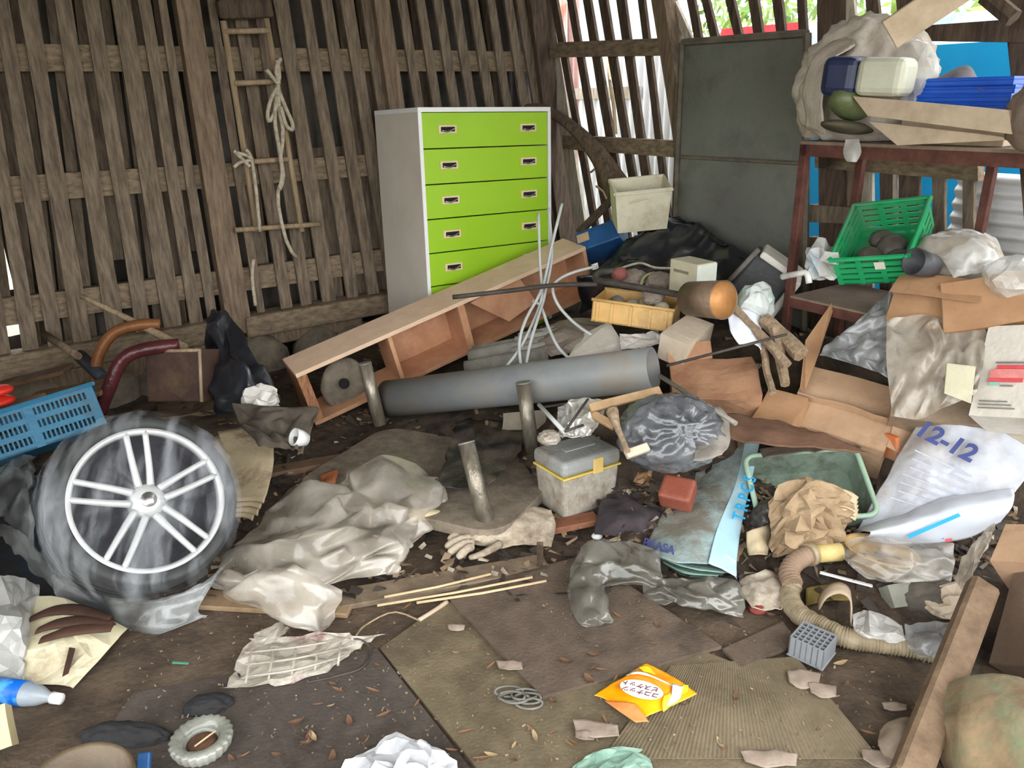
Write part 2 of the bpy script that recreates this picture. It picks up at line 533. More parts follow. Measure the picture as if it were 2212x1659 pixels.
slat(wr, RW, 1764, 1766, 10, 250, 58, off=.02, th=.1, m=M_SLATD, nrm=WE, zbot=.2, name='post')
for xa, xb, w, m, zb in ((1823, 1826, 22, M_SLATP, 1.7), (1872, 1876, 27, M_SLATD, 1.7), (1937, 1940, 26, M_SLATD, 1.7), (1966, 1969, 22, M_RUST, 1.75), (2172, 2175, 40, M_SLATD, .6)):
    slat(wr, RW, xa, xb, 27, 60, w, off=0, m=m, nrm=WE, zbot=zb)
for xa, xb, w, m in ((1796, 1796, 56, M_SLAT), (1853, 1853, 30, M_SLATP), (1900, 1900, 28, M_SLATD), (1925, 1925, 12, M_SLATP), (1940, 1940, 44, M_SLATD), (2013, 2013, 28, M_SLAT), (2079, 2079, 24, M_SLAT)):
    slat(wr, RW, xa, xb, 380, 450, w, off=0, m=m, nrm=WE, zbot=.4, ztop=1.26)
def rrail(x0, x1, yt0, yt1, yb0, yb1, off=.03, th=.06, m=M_RAIL):
    a, b, c, d = RW(x0, yb0, off), RW(x1, yb1, off), RW(x1, yt1, off), RW(x0, yt0, off)
    return MB().slab([a, b, c, d], WE, th).build('rail', m, wr)
rrail(1188, 1437, 92, 82, 124, 120, .045)
rrail(1216, 1455, 292, 304, 322, 340, .045, .05)
rrail(1842, 2230, 66, 38, 86, 92, .04, .08, M_SLATD)
rrail(1760, 2112, 326, 352, 362, 392, .02, .05, M_RAIL)
rrail(1748, 1905, 442, 452, 480, 486, .03, .06, M_SLAT)
rrail(1745, 1900, 512, 520, 540, 548, .0, .05, M_SLAT)
MB().slab([SH(RIGHT + .03, .9, .15), SH(RIGHT + .03, 2.4, .15), SH(RIGHT + .03, 2.4, .42), SH(RIGHT + .03, .9, .42)], WE, .02).build('added_dark_board', M_SLATD, wr)  # added dark boards give the darkness below the rack shelf
MB().slab([SH(RIGHT + .03, .9, .43), SH(RIGHT + .03, 2.4, .43), SH(RIGHT + .03, 2.4, .70), SH(RIGHT + .03, .9, .70)], WE, .02).build('added_dark_board', M_SLATD, wr)
slat(wr, RW, 2180, 2186, 100, 300, 36, off=.03, th=.05, m=M_SLATD, nrm=WE, zbot=1.3, name='post')

# ---- grey sheet-metal door leaning in the right wall
d1 = struct('door_1', RW(1600, 640, .08), 'grey sheet-metal door with a wooden frame')
A, B_, C_, D_ = RW(1476, 92, .07), RW(1746, 72, .07), RW(1738, 730, .1), RW(1452, 640, .1)
ML, MR = RW(1462, 338, .08), RW(1740, 353, .08)
MB().slab([A, B_, MR, ML], WE, .012).build('door_sheet', M_GATE, d1)
MB().slab([ML + Vector((0, 0, -.002)), MR + Vector((0, 0, -.002)), C_, D_], WE, .012).build('door_sheet', M_GATE, d1)
for a, b in ((A, B_), (A, D_), (B_, C_)):
    MB().tube([a - WE * .006, b - WE * .006], .018, 6, smooth=False).build('door_frame', M_GATEF, d1)
MB().tube([ML - WE * .006, MR - WE * .006], .010, 6, smooth=False).build('door_frame', M_GATEF, d1)

# ---- outside, beyond the right wall
def csheet(name, s, n0, n1, z0, z1, m, label, cat, horiz=False, pitch=.07, amp=.012, grp=None):
    rows = []
    if not horiz:
        k = max(6, int(abs(n1 - n0) / pitch * 8))
        for z in (z0, (z0 + z1) / 2, z1):
            rows.append([SH(s + amp * math.sin((n0 + (n1 - n0) * i / k) * 2 * math.pi / pitch), n0 + (n1 - n0) * i / k, z) for i in range(k + 1)])
    else:
        k = max(6, int(abs(z1 - z0) / pitch * 8))
        for i in range(k + 1):
            z = z0 + (z1 - z0) * i / k
            rows.append([SH(s + amp * math.sin(z * 2 * math.pi / pitch), n, z) for n in (n0, (n0 + n1) / 2, n1)])
    return tag(MB().grid(rows).build(name, m, thick=.003), label, cat, grp)
csheet('corrugated_sheet', 4.02, 5.55, 6.3, 0, 2.9, M_SLATP, 'pale grey board beside the corner post, outside the lath wall', 'sheet', grp='sheets standing outside the lath wall')
csheet('corrugated_sheet', 4.0, 5.15, 5.62, 0, 2.9, M_RUSTSHEET, 'white corrugated sheet streaked with orange rust outside the laths', 'sheet', grp='sheets standing outside the lath wall')
csheet('corrugated_sheet', 4.03, 4.98, 5.2, 0, 2.9, M_PINKSHEET, 'narrow dull pink corrugated sheet between white ones outside the laths', 'sheet', grp='sheets standing outside the lath wall')
csheet('corrugated_sheet', 4.0, 3.85, 5.0, 0, 2.9, M_WHITESHEET, 'clean white corrugated sheet beside the grey door frame, outside', 'sheet', grp='sheets standing outside the lath wall')
tag(MB().slab([SH(3.97, 4.3, 1.52), SH(3.97, 6.1, 1.52), SH(3.97, 6.1, 1.6), SH(3.97, 4.3, 1.6)], WE, .02).build('batten', M_SLATP), 'horizontal batten tying the white corrugated sheets together', 'batten')
csheet('corrugated_sheet', 3.42, 1.0, 1.72, .55, 1.22, M_WHITESHEET, 'white horizontally ribbed sheet beside blue panel', 'sheet', True, .055, .012)
tag(MB().slab([SH(4.1, 1.2, .0), SH(4.1, 3.1, .0), SH(4.1, 3.1, 1.75), SH(4.1, 1.2, 1.75)], WE, .03).build('blue_fence', M_BLUE), 'bright blue sheet fence outside behind the rack', 'panel')
tag(MB().slab([SH(6.0, 4.5, 1.1), SH(6.0, 5.4, 1.1), SH(6.0, 5.4, 2.10), SH(6.0, 4.5, 2.09)], WE, .05).build('red_awning', mat('red_cloth', RGB(214, 24, 36), RGB(236, 44, 50), rough=.6)), 'bright red awning edge above the grey door, outside', 'awning')
tag(MB().slab([SH(6.2, 1.6, 1.0), SH(6.2, 4.64, 1.0), SH(6.2, 4.64, 2.10), SH(6.2, 1.6, 2.02)], WE, .05).build('pale_tarpaulin', mat('pale_blue_tarp', RGB(150, 205, 232), RGB(205, 232, 244), rough=.5)), 'pale blue tarpaulin beyond the blue fence', 'tarpaulin')
M_LEAF = mat('leaf_green', RGB(84, 122, 52), RGB(176, 196, 108), rough=.6, scale=2.2, bump=0)
random.seed(11)
mb = MB()
for i in range(9000):
    s, n = random.uniform(7.2, 9.6), random.uniform(.5, 8.5)
    z = random.uniform(.6, 4.6)
    c = SH(s, n, z)
    a = Vector((random.gauss(0, 1), random.gauss(0, 1), random.gauss(0, 1))).normalized()
    b = a.orthogonal().normalized()
    l = random.uniform(.05, .13)
    mb.add([c - a * l, c + b * l * .4, c + a * l, c - b * l * .4], [(0, 1, 2, 3)])
o = mb.build('foliage', M_LEAF)
tag(o, 'sunlit green foliage beyond the yard fence', 'foliage', kind='stuff')

# ---- heap of soil and trodden rubbish that carries the junk
HP = [(G(x, y, z), z) for x, y, z in (
    (0, 1600, 0), (600, 1600, 0), (1200, 1600, 0), (1800, 1600, 0), (2200, 1600, 0), (0, 1400, 0), (500, 1350, 0), (1000, 1350, 0), (1500, 1450, 0), (1900, 1480, 0), (2200, 1450, 0),
    (200, 1200, 0), (600, 1150, .0), (900, 1150, .0), (1200, 1200, 0), (1450, 1250, .0), (1700, 1300, .0), (2050, 1380, .02), (2000, 1230, .06), (1800, 1180, .04), (2200, 1250, .08),
    (200, 950, .06), (450, 900, .08), (600, 960, .04), (800, 1000, .03), (1000, 1050, .02), (1250, 1130, .02), (1400, 1060, .08), (1480, 1020, .16), (1550, 1080, .08), (1700, 1060, .05), (1800, 1060, .05), (1950, 1100, .06), (2150, 1120, .06),
    (1350, 960, .2), (1500, 950, .24), (1650, 960, .2), (1780, 990, .12), (1900, 990, .16), (2050, 990, .2), (2200, 990, .22),
    (100, 830, .12), (300, 780, .14), (550, 800, .10), (760, 850, .08), (1000, 850, .1), (1150, 880, .16), (1350, 850, .34), (1500, 860, .38), (1700, 860, .40), (1900, 880, .38), (2100, 900, .38), (2200, 850, .42),
    (600, 735, .12), (850, 720, .14), (1100, 700, .22), (1300, 690, .40), (1380, 710, .50), (1450, 680, .54), (1600, 700, .50), (1750, 740, .50), (1950, 780, .56), (1250, 560, .4), (1450, 560, .58), (1650, 600, .56))]
def hz(x, y):
    sw = sz = 0.0
    for p, z in HP:
        w = 1.0 / ((p.x - x) ** 2 + (p.y - y) ** 2 + .004) ** 2
        sw += w
        sz += w * z
    return sz / sw
rows = []
NS, NN = 84, 84
for i in range(NS + 1):
    r = []
    for j in range(NN + 1):
        p = SH(-.93 + 4.1 * i / NS, .3 + 3.98 * j / NN)
        h = hz(p.x, p.y)
        k = min(1, h / .05)
        r.append(Vector((p.x, p.y, max(-.02, h - .012 + k * .022 * ridged(Vector((p.x, p.y, 0)) * 5)))))
    rows.append(r)
o = MB().grid(rows).build('debris_mound', M_MOUND)
tag(o, 'dark heap of soil and trodden rubbish under the junk', 'rubbish', kind='stuff')
# ================================================================ THINGS AT THE BACK
M_LIME = mat('lime_lacquer', RGB(150, 196, 30), RGB(164, 204, 48), rough=.45, scale=2, bump=.04, lo=.3, hi=.7)
M_CREAM = mat('cream_side', RGB(206, 197, 182), RGB(218, 209, 194), rough=.6, scale=3, bump=.05)
M_WHITE = mat('white_edge', RGB(232, 230, 226), RGB(240, 238, 236), rough=.5, bump=.05)
M_PULL = mat('pull_cream', RGB(222, 196, 156), RGB(232, 210, 172), rough=.5, bump=.05)
M_CHROME = mat('dull_chrome', RGB(200, 196, 196), RGB(120, 112, 110), rough=.25, metal=.9, scale=20)
M_HOLE = mat('recess_shade', RGB(28, 24, 22), rough=.9)  # near-black colour stands in for the shade inside recesses and grooves
W_, DP, HH, PT = .84, .524, 1.32, .18
MD = FR((-.451, 4.142, 1.509), -2.0, 1.2, 33.6) @ Matrix.Translation((0, 0, -HH))
chest = thing('chest_of_drawers', 'tall chest with lime green drawers and cream sides', 'chest', MD @ Vector((W_ / 2, DP / 2, 0)))
for ex in (0, W_ - .02): MB().box(MD @ Matrix.Translation((ex, 0, 0)), (.02, DP, HH - .024), .002).build('side_panel', M_CREAM, chest)
MB().box(MD @ Matrix.Translation((0, -.004, HH - .024)), (W_, DP + .004, .024), .002).build('top', M_WHITE, chest)
for ex in (0, W_ - .02): MB().box(MD @ Matrix.Translation((ex, -.004, 0)), (.02, .006, HH - .024)).build('edge_strip', M_WHITE, chest)
MB().box(MD @ Matrix.Translation((.02, DP - .01, 0)), (W_ - .04, .008, HH - .03)).build('back_panel', M_CREAM, chest)
for k in range(7):
    z1 = HH - .026 - k * PT
    dr = MB().box(MD @ Matrix.Translation((.022, .0, z1 - PT + .005)), (W_ - .044, .02, PT - .006), .002).box(MD @ Matrix.Translation((.04, .02, z1 - PT + .01)), (W_ - .08, .4, .1)).build('drawer', M_LIME, chest)
    for hx in (.115, .63):
        T = MD @ Matrix.Translation((hx, -.007, z1 - PT * .58))
        hp = MB().box(T, (.108, .009, .043), .003).build('handle', M_PULL, dr)
        MB().box(T @ Matrix.Translation((.012, -.001, .010)), (.084, .004, .024), .003).build('recess', M_HOLE, dr)
        MB().tube(spline([T @ Vector((.016, -.003, .016)), T @ Vector((.05, -.006, .010)), T @ Vector((.09, -.004, .024))], 8), .0045, 6).build('finger_bar', M_CHROME, dr)

# ---- ladder hanging on the back wall, with ropes
M_LADDER = wood('ladder_wood', RGB(136, 116, 92), RGB(168, 146, 118))
def onb(x, y, off=.09): return BW(x, y, off)
lad = thing('wooden_ladder', 'short narrow wooden ladder hung on the dark back wall', 'ladder', onb(560, 500))
MB().tube([onb(482, 45), onb(555, 500)], .016, 8).build('ladder_rail', M_LADDER, lad)
MB().tube([onb(575, 40), onb(652, 500)], .016, 8).build('ladder_rail', M_LADDER, lad)
for (x0, y0, x1, y1) in ((486, 68, 582, 66), (505, 180, 598, 176), (530, 350, 622, 344), (508, 497, 690, 484)):
    MB().tube([onb(x0, y0, .1), onb(x1, y1, .1)], .014, 8).build('rung', M_LADDER, lad)
tag(MB().box(F3(onb(478, 42, .12), onb(590, 38, .12), onb(476, 5, .12)), (.27, .06, .09), .02).build('wood_block', M_SLATD), 'dark wooden block fixed above the wall ladder', 'block')
M_ROPE = mat('old_rope', RGB(150, 138, 118), RGB(190, 178, 158), rough=.9, scale=40)
def rope(paths, r, label, cat='rope', name='rope', m=M_ROPE, off=.14, n=16, grp=None):
    mb = MB()
    for p in paths:
        pts = spline([onb(x, y, off + random.uniform(-.01, .01)) for x, y in p], n)
        mb.tube(pts, r, 6)
    return tag(mb.build(name, m), label, cat, grp)
rope([[(598, 130), (604, 160), (600, 190), (604, 240), (612, 290), (606, 340), (610, 380), (600, 420), (606, 470), (622, 530), (640, 555)],
      [(598, 190), (585, 215), (578, 245), (582, 262), (596, 235), (602, 205)], [(602, 195), (618, 235), (630, 262), (632, 280), (618, 270), (606, 230)],
      [(575, 150), (590, 168), (602, 180), (596, 150), (606, 126)], [(598, 200), (594, 260), (603, 320), (612, 380), (604, 410)]],
     .011, 'knotted grey rope hanging long from the ladder rail')
rope([[(510, 330), (530, 335), (545, 345), (520, 350), (505, 362)], [(530, 322), (542, 340), (552, 400), (558, 460), (562, 500)], [(505, 325), (525, 345), (540, 360)], [(548, 560), (545, 600), (552, 660)]],
     .010, 'short pale rope tied round the foot of the ladder')

# ---- junk below the back wall, left
M_BENT = mat('bentwood_brown', RGB(110, 66, 34), RGB(134, 84, 44), rough=.4)
M_MAROON = mat('maroon_lacquer', RGB(62, 28, 30), RGB(88, 40, 42), rough=.25)
ch = thing('broken_chair', 'broken bentwood chair frame lying under the back wall', 'chair', G(260, 880, .1))
MB().tube(spline([D(205, 830, 3.62), D(212, 770, 3.6), D(245, 720, 3.6), D(300, 702, 3.62), D(345, 700, 3.66)], 20), .026, 10).build('hoop', M_BENT, ch)
MB().tube(spline([D(215, 890, 3.42), D(235, 840, 3.4), D(262, 780, 3.4), D(310, 755, 3.42), D(385, 745, 3.5)], 20), .03, 10).build('hoop', M_MAROON, ch)
MB().tube([D(172, 768, 3.7), D(225, 820, 3.55)], .03, 8).build('brace', mat('dark_blue_grey', RGB(50, 54, 62), rough=.5), ch)
tag(MB().tube(spline([D(176, 640, 3.68), D(290, 695, 3.66), D(398, 752, 3.58)], 8), [.012, .012, .013, .014, .016, .018, .02, .022, .024], 8).build('pole', M_LADDER), 'thin pale wooden pole slanting over the broken chair', 'pole')
tag(MB().tube([D(96, 722, 3.75), D(170, 770, 3.6)], .018, 8).build('stick', M_POST), 'short stick lying beside the chair hoop under the wall', 'stick')
M_BROWNBOX = mat('dark_brown_box', RGB(64, 46, 42), RGB(84, 64, 56), rough=.4, dirt=RGB(110, 92, 66), dirt_amt=.25)
bx = thing('wooden_box', 'dark brown box with pale worn edges beside black bag', 'box', G(385, 890, .08))
T = F3(D(318, 868, 3.5), D(452, 868, 3.42), D(325, 757, 3.48))
MB().box(T, (.29, .2, .235), .006).build('body', M_BROWNBOX, bx)
for a, b in (((.0, 0, .23), (.29, 0, .23)), ((.285, 0, 0), (.285, 0, .23))):
    MB().tube([T @ Vector(a), T @ Vector(b)], .008, 6).build('edge', M_LADDER, bx)
tag(crumple_box(FR(G(345, 930, .04), 0, 0, 24), (.36, .22, .06), 5, .012, 8, 3).build('cardboard_scrap', mat('dull_card', RGB(84, 70, 54), RGB(112, 94, 72))), 'flattened brown card under the dark box', 'cardboard')
M_BAGBLACK = mat('black_bag', RGB(22, 23, 26), RGB(44, 46, 52), rough=.3, spec=.6, scale=5, bump=.3, bscale=14)
tag(facets(pd([[(445, 690, 3.75), (470, 668, 3.8), (486, 690, 3.75)], [(450, 780, 3.6), (490, 740, 3.55), (530, 770, 3.6)], [(455, 850, 3.5), (520, 810, 3.38), (585, 820, 3.5)], [(470, 895, 3.45), (540, 890, 3.35), (610, 880, 3.45)]]), 9, 7, 0.07, 63, fine=.1).build('black_bag', M_BAGBLACK, soft=1, thick=.002), 'black plastic bag slumped beside the dark brown box', 'bag')
tag(facets(pd([[(528, 845, 3.36), (565, 830, 3.34), (598, 842, 3.36)], [(520, 885, 3.32), (560, 880, 3.28), (602, 878, 3.33)]]), 5, 6, 0.035, 64, fine=.1).build('white_scrap', mat('white_film_scrap', RGB(196, 190, 182), RGB(216, 210, 204), rough=.5), thick=.002), 'white torn plastic in front of the black bag', 'plastic')
tag(facets(pd([[(500, 870, 3.3), (600, 880, 3.25), (690, 880, 3.25)], [(520, 920, 3.2), (600, 930, 3.15), (670, 940, 3.15)], [(560, 965, 3.05), (620, 970, 3.05), (650, 975, 3.05)]]), 8, 9, 0.035, 65, fine=.1).build('grey_cloth', mat('drab_cloth', RGB(72, 64, 56), RGB(98, 88, 76), rough=.95), soft=1, thick=.003), 'drab grey cloth bunched below the black bag', 'cloth')
for i, (x0, y0, x1, y1, dp, w, lab) in enumerate(((0, 838, 150, 800, 3.6, .12, 'dusty brown board lying along the wall foot'), (60, 870, 240, 838, 3.45, .2, 'wide pale brown board above the blue crate'), (0, 885, 90, 865, 3.3, .1, 'short brown board behind the blue crate'))):
    tag(plank(D(x0, y0, dp), D(x1, y1, dp), w, .02).build('board', wood('board_brown%d' % i, RGB(88 + 14 * i, 66 + 12 * i, 48 + 10 * i), RGB(116 + 14 * i, 92 + 12 * i, 70 + 10 * i), stretch=(1, 1, 6))), lab, 'board')
M_RED = mat('red_plastic', RGB(226, 48, 34), RGB(236, 60, 44), rough=.4, bump=.05)
T = FR(D(8, 852, 3.2), 0, 0, 20)
MB_ = blob(T @ Matrix.Translation((-.03, 0, .02)), (.07, .05, .022), 1, .04, 2, 3)
blob_o = tag(blob(T @ Matrix.Translation((-.03, 0, -.026)), (.066, .05, .022), 2, .04, 2, 3).build('red_bowl', M_RED), 'lower red plastic bowl at the left edge', 'bowl')
tag(MB_.build('red_bowl', M_RED), 'upper red plastic bowl resting at the left edge', 'bowl')

# ---- blue slatted crate
M_BCRATE = mat('blue_crate', RGB(38, 98, 128), RGB(52, 116, 146), rough=.5, dirt=RGB(70, 84, 88), dirt_amt=.2)
def slotted_crate(T, d, th, m, root, rows=3, cols=2, slots=0, frac=.62, sides=('front', 'back', 'left', 'right')):
    """open crate; every wall is posts and bars around rows of slots"""
    L, Wd, H = d
    MB().box(T, (L, Wd, th)).build('bottom', m, root)
    for k in sides:
        if k in ('front', 'back'):
            TT = T @ Matrix.Translation((0, 0 if k == 'front' else Wd - th, 0)); ln = L
        else:
            TT = T @ Matrix.Translation((th if k == 'left' else L, 0, 0)) @ Matrix.Rotation(math.pi / 2, 4, 'Z'); ln = Wd
        mb = MB()
        bar = H * (1 - frac) / (rows + 1)
        gap = H * frac / rows
        for r in range(rows + 1): mb.box(TT @ Matrix.Translation((0, 0, r * (bar + gap))), (ln, th, bar))
        pw = ln * .07
        for c in range(cols + 1):
            mb.box(TT @ Matrix.Translation((c * (ln - pw) / cols, -.001, 0)), (pw, th + .002, H))
        if slots:
            n = int(ln / slots)
            for c in range(n): mb.box(TT @ Matrix.Translation((c * ln / n, th * .25, 0)), (ln / n * .42, th * .5, H))
        mb.build('crate_side', m, root)
    rim = MB()
    for a, b in (((-.006, -.006), (L + .006, -.006)), ((-.006, Wd + .006), (L + .006, Wd + .006)), ((-.006, -.006), (-.006, Wd + .006)), ((L + .006, -.006), (L + .006, Wd + .006))):
        rim.tube([T @ Vector((a[0], a[1], H)), T @ Vector((b[0], b[1], H))], .009, 6, smooth=False)
    rim.build('rim', m, root)
bc = thing('blue_crate', 'blue plastic slotted crate at the left edge behind the tyre', 'crate', D(60, 1010, 2.9))
T = F3(D(-60, 1015, 2.85), D(196, 930, 3.05), D(-62, 912, 2.87))
slotted_crate(T, (.47, .3, .175), .008, M_BCRATE, bc, 3, 2, .016, .5)

# ---- things in the middle at the back
M_CASE = wood('bookcase_ply', RGB(176, 126, 94), RGB(198, 150, 116), stretch=(2, 2, 2), scale=5, bump=.1, rough=.6, dirt=RGB(150, 120, 96), dirt_amt=.2)
M_CASET = wood('bookcase_lit_top', RGB(208, 176, 148), RGB(222, 192, 164), stretch=(2, 2, 2), scale=5, bump=.1)  # paler copy for the upward board; light from above put into its colour
L_, SD, SH_ = 1.70, .22, .30
TS = FR((-.961, 3.454, .06), 4, -14.4, 29.4)
bk = thing('bookcase', 'orange-brown bookcase fallen on its side before the green chest', 'bookcase', TS @ Vector((.1, .1, 0)))
MB().box(TS @ Matrix.Translation((0, 0, SH_ - .022)), (L_, SD, .022), .002).build('side_board', M_CASET, bk)
MB().box(TS, (L_, SD, .022), .002).build('side_board', M_CASE, bk)
MB().box(TS @ Matrix.Translation((0, 0, .022)), (.05, SD, SH_ - .044), .002).build('end_board', wood('worn_end', RGB(120, 82, 56), RGB(180, 130, 96), scale=14), bk)
MB().box(TS @ Matrix.Translation((L_ - .022, 0, .022)), (.022, SD, SH_ - .044), .002).build('end_board', M_CASE, bk)
MB().box(TS @ Matrix.Translation((.88, .005, .022)), (.04, SD - .01, SH_ - .044), .002).build('shelf_board', M_CASE, bk)
MB().box(TS @ Matrix.Translation((.48, .01, .022)), (.022, SD - .01, SH_ - .044), .002).build('shelf_board', M_CASE, bk)
MB().box(TS @ Matrix.Translation((.49, SD - .02, .022)), (L_ - .5, .008, SH_ - .044)).build('back_panel', M_CASE, bk)
MB().slab([TS @ Vector(p) for p in ((.98, .06, .24), (1.3, .1, .27), (1.36, .05, .09), (1.16, .03, .06))], TS.to_3x3() @ Vector((0, 1, 0)), .008).build('loose_panel', M_CASE, bk)
tag(blob(FR(D(745, 830, 3.873), 80, 0, 30), (.12, .13, .035), 4, .05, 1.5, 3).build('stone_disc', M_STONE), 'round grey stone disc lying behind the bookcase end', 'stone')
tag(MB().lathe([(.001, 0), (.024, .0), (.026, .02), (.001, .02)], FR(D(742, 828, 3.825), 78, 0, 24), 18).build('hole_shade', M_HOLE), 'small dark round hole plug on the stone disc', 'hole')  # flat dark disc in place of the hole's shaded inside
M_CUP = mat('white_china', RGB(214, 212, 208), RGB(226, 224, 222), rough=.3, bump=0)
cup = MB().lathe([(.001, 0), (.026, 0), (.034, .03), (.036, .06), (.033, .06), (.030, .03), (.02, .008), (.001, .008)], FR(D(662, 950, 3.1), 0, -60, 40), 20)
tag(cup.build('china_cup', M_CUP), 'small white china cup tipped over below the bookcase', 'cup')

# ---- upturned low table: slab on the floor, legs standing up
M_TTOP = mat('table_underside', RGB(108, 97, 83), RGB(140, 126, 108), scale=18, rough=.9, dirt=RGB(84, 74, 64), dirt_amt=.35)
M_LEG = mat('dirty_metal_leg', RGB(112, 104, 90), RGB(160, 150, 134), rough=.35, metal=.6, scale=12, stretch=(3, 3, .6))
l1, l2, l3 = G(820, 905, .14), G(1150, 962, .16), G(1050, 1115, .11)
tb = thing('upturned_table', 'low table lying upside down with round legs in the air', 'table', (l1 + l3) / 2 * 1.0)
l4 = l1 + (l3 - l2)
ux, uy = (l2 - l1).normalized(), (l1 - l4).normalized()
c0 = l4 - ux * .09 - uy * .08
TT = F3(c0 - Vector((0, 0, .05)), c0 - Vector((0, 0, .05)) + ux, c0 + Vector((0, 0, .1)))
pol = []
Lx, Ly, rr = (l2 - l1).length + .18, (l1 - l4).length + .14, .12
for cx, cy, a0 in ((rr, rr, 180), (Lx - rr, rr, 270), (Lx - rr, Ly - rr, 0), (rr, Ly - rr, 90)):
    for k in range(7):
        a = math.radians(a0 + 15 * k)
        pol.append(TT @ Vector((cx + rr * math.cos(a), cy + rr * math.sin(a), 0)))
zz = (TT.to_3x3() @ Vector((0, 0, 1)))
MB().slab(pol, zz, .045).build('table_top', M_TTOP, tb)
for b, tp in ((l1, (788, 786)), (l2, (1130, 828)), (l3, (1008, 958))):
    b = b - Vector((0, 0, .03))
    d = ray(*tp)
    # the leg's upper end: nearest point of the sight line for a leg about .27 long
    best = min((CO + d * (t / 100.0) for t in range(200, 420)), key=lambda q: abs((q - b).length - .3) + abs((q - b).x) * .3)
    lg = MB().tube([b, best], .031, 18).build('leg', M_LEG, tb)
    MB().tube([best, best + (best - b).normalized() * .006], .0325, 18).build('leg_cap', mat('leg_cap_grey', RGB(96, 94, 90), RGB(140, 138, 132), rough=.5), lg)
M_BLKSHEET = mat('black_sheeting', RGB(26, 25, 26), RGB(52, 48, 46), rough=.4, scale=8, dirt=RGB(104, 92, 78), dirt_amt=.5, dirt_scale=7)
tag(sheet(px([[(985, 915, .15), (1060, 910, .15), (1140, 935, .15)], [(965, 985, .15), (1030, 990, .15), (1110, 1000, .15)], [(940, 1050, .13), (990, 1060, .13), (1050, 1060, .13)]]), 24, 24, .010, 8, 3, ragged=.02).build('black_sheet', M_BLKSHEET, thick=.002), 'dirty black plastic sheet over the upturned table', 'sheet')

# ---- grey pipe
M_PIPE = mat('grey_pvc', RGB(116, 118, 118), RGB(136, 136, 132), rough=.5, scale=4, dirt=RGB(126, 114, 98), dirt_amt=.45, dirt_scale=4, bump=.08)
p0, p1 = D(838, 862, 3.74), D(1412, 797, 3.12)
xa = (p1 - p0).normalized()
PM = F3(p0, p1, p0 + Vector((0, 0, 1))) @ Matrix.Rotation(math.pi / 2, 4, 'Y')
ln = (p1 - p0).length
tag(MB().lathe([(.091, 0), (.091, ln), (.084, ln), (.084, 0)], PM, 40, closed=True).build('plastic_pipe', M_PIPE), 'long thick grey plastic pipe lying across the junk', 'pipe')
# ================================================================ CENTRE PILE
M_WIRE = mat('pale_conduit', RGB(176, 178, 174), RGB(200, 202, 198), rough=.5, bump=.05)
M_BLACKROD = mat('dark_rod', RGB(48, 42, 38), RGB(84, 76, 68), rough=.6)
CG = 'pale bent conduits sprouting from behind the pipe'
for pts, lab in (
    ([(1163, 460, 3.785), (1166, 560, 3.720), (1170, 640, 3.660), (1150, 700, 3.585), (1118, 760, 3.510), (1086, 800, 3.460)], 'pale bent conduit whose straight tip stands before the green drawers'),
    ([(1214, 440, 3.785), (1192, 530, 3.720), (1172, 620, 3.660), (1136, 690, 3.570), (1122, 740, 3.510), (1126, 795, 3.460)], 'pale conduit leaning right with its tip above the bookcase end'),
    ([(1185, 450, 3.800), (1192, 550, 3.730), (1176, 640, 3.660), (1164, 680, 3.590), (1146, 740, 3.510), (1136, 790, 3.460)], 'pale conduit in the middle of the upright bunch'),
    ([(1150, 650, 3.640), (1168, 662, 3.640), (1186, 710, 3.560), (1206, 750, 3.500), (1230, 775, 3.460)], 'short pale conduit curving down to the right'),
    ([(1290, 575, 3.665), (1240, 588, 3.653), (1204, 606, 3.635), (1194, 628, 3.623), (1210, 665, 3.605), (1250, 705, 3.575), (1300, 735, 3.530), (1338, 752, 3.500)], 'long pale conduit making a wide loop over the grey pipe')):
    tag(MB().tube(spline([D(*p) for p in pts], 30), .0075, 8).build('conduit', M_WIRE), lab, 'conduit', CG)
tag(MB().tube(spline([D(978, 642, 3.62), D(1100, 628, 3.58), D(1200, 616, 3.5), D(1290, 614, 3.42)], 12), .011, 8).build('iron_rod', M_BLACKROD), 'long dark iron rod crossing the bookcase opening', 'rod')
# trowel-like copper drum with bent handle
M_COPPER = mat('coppery_tin', RGB(168, 116, 66), RGB(196, 140, 84), rough=.45, metal=.3, scale=4, dirt=RGB(120, 84, 56), dirt_amt=.3)
M_TIN = mat('brown_tin', RGB(104, 84, 66), RGB(142, 120, 98), rough=.5, metal=.3)
lad2 = thing('long_handled_dipper', 'round copper-coloured can on a bent dark tube handle', 'dipper', D(1540, 690, 3.0))
a, b = D(1490, 645, 3.08), D(1563, 648, 2.92)
T = F3(a, b, a + Vector((0, 0, 1))) @ Matrix.Rotation(math.pi / 2, 4, 'Y')
h = (b - a).length
MB().lathe([(.001, 0), (.068, 0), (.075, h), (.072, h), (.066, .01), (.001, .01)], T, 28).build('can', M_TIN, lad2)
MB().lathe([(.001, h - .012), (.07, h - .012), (.0701, h - .002), (.001, h - .004)], T, 28).build('can_face', M_COPPER, lad2)
MB().tube(spline([D(1484, 640, 3.1), D(1420, 628, 3.2), D(1330, 612, 3.3), D(1292, 606, 3.36), D(1286, 597, 3.42), D(1300, 588, 3.48), D(1330, 586, 3.5)], 24), .014, 10).build('handle', M_BLACKROD, lad2)
blob(FR(D(1338, 592, 3.5), 0, 0, 0), (.035, .03, .03), 2, .1, 2, 3).build('grip', mat('dull_red_grip', RGB(112, 62, 58), RGB(140, 84, 76)), lad2)

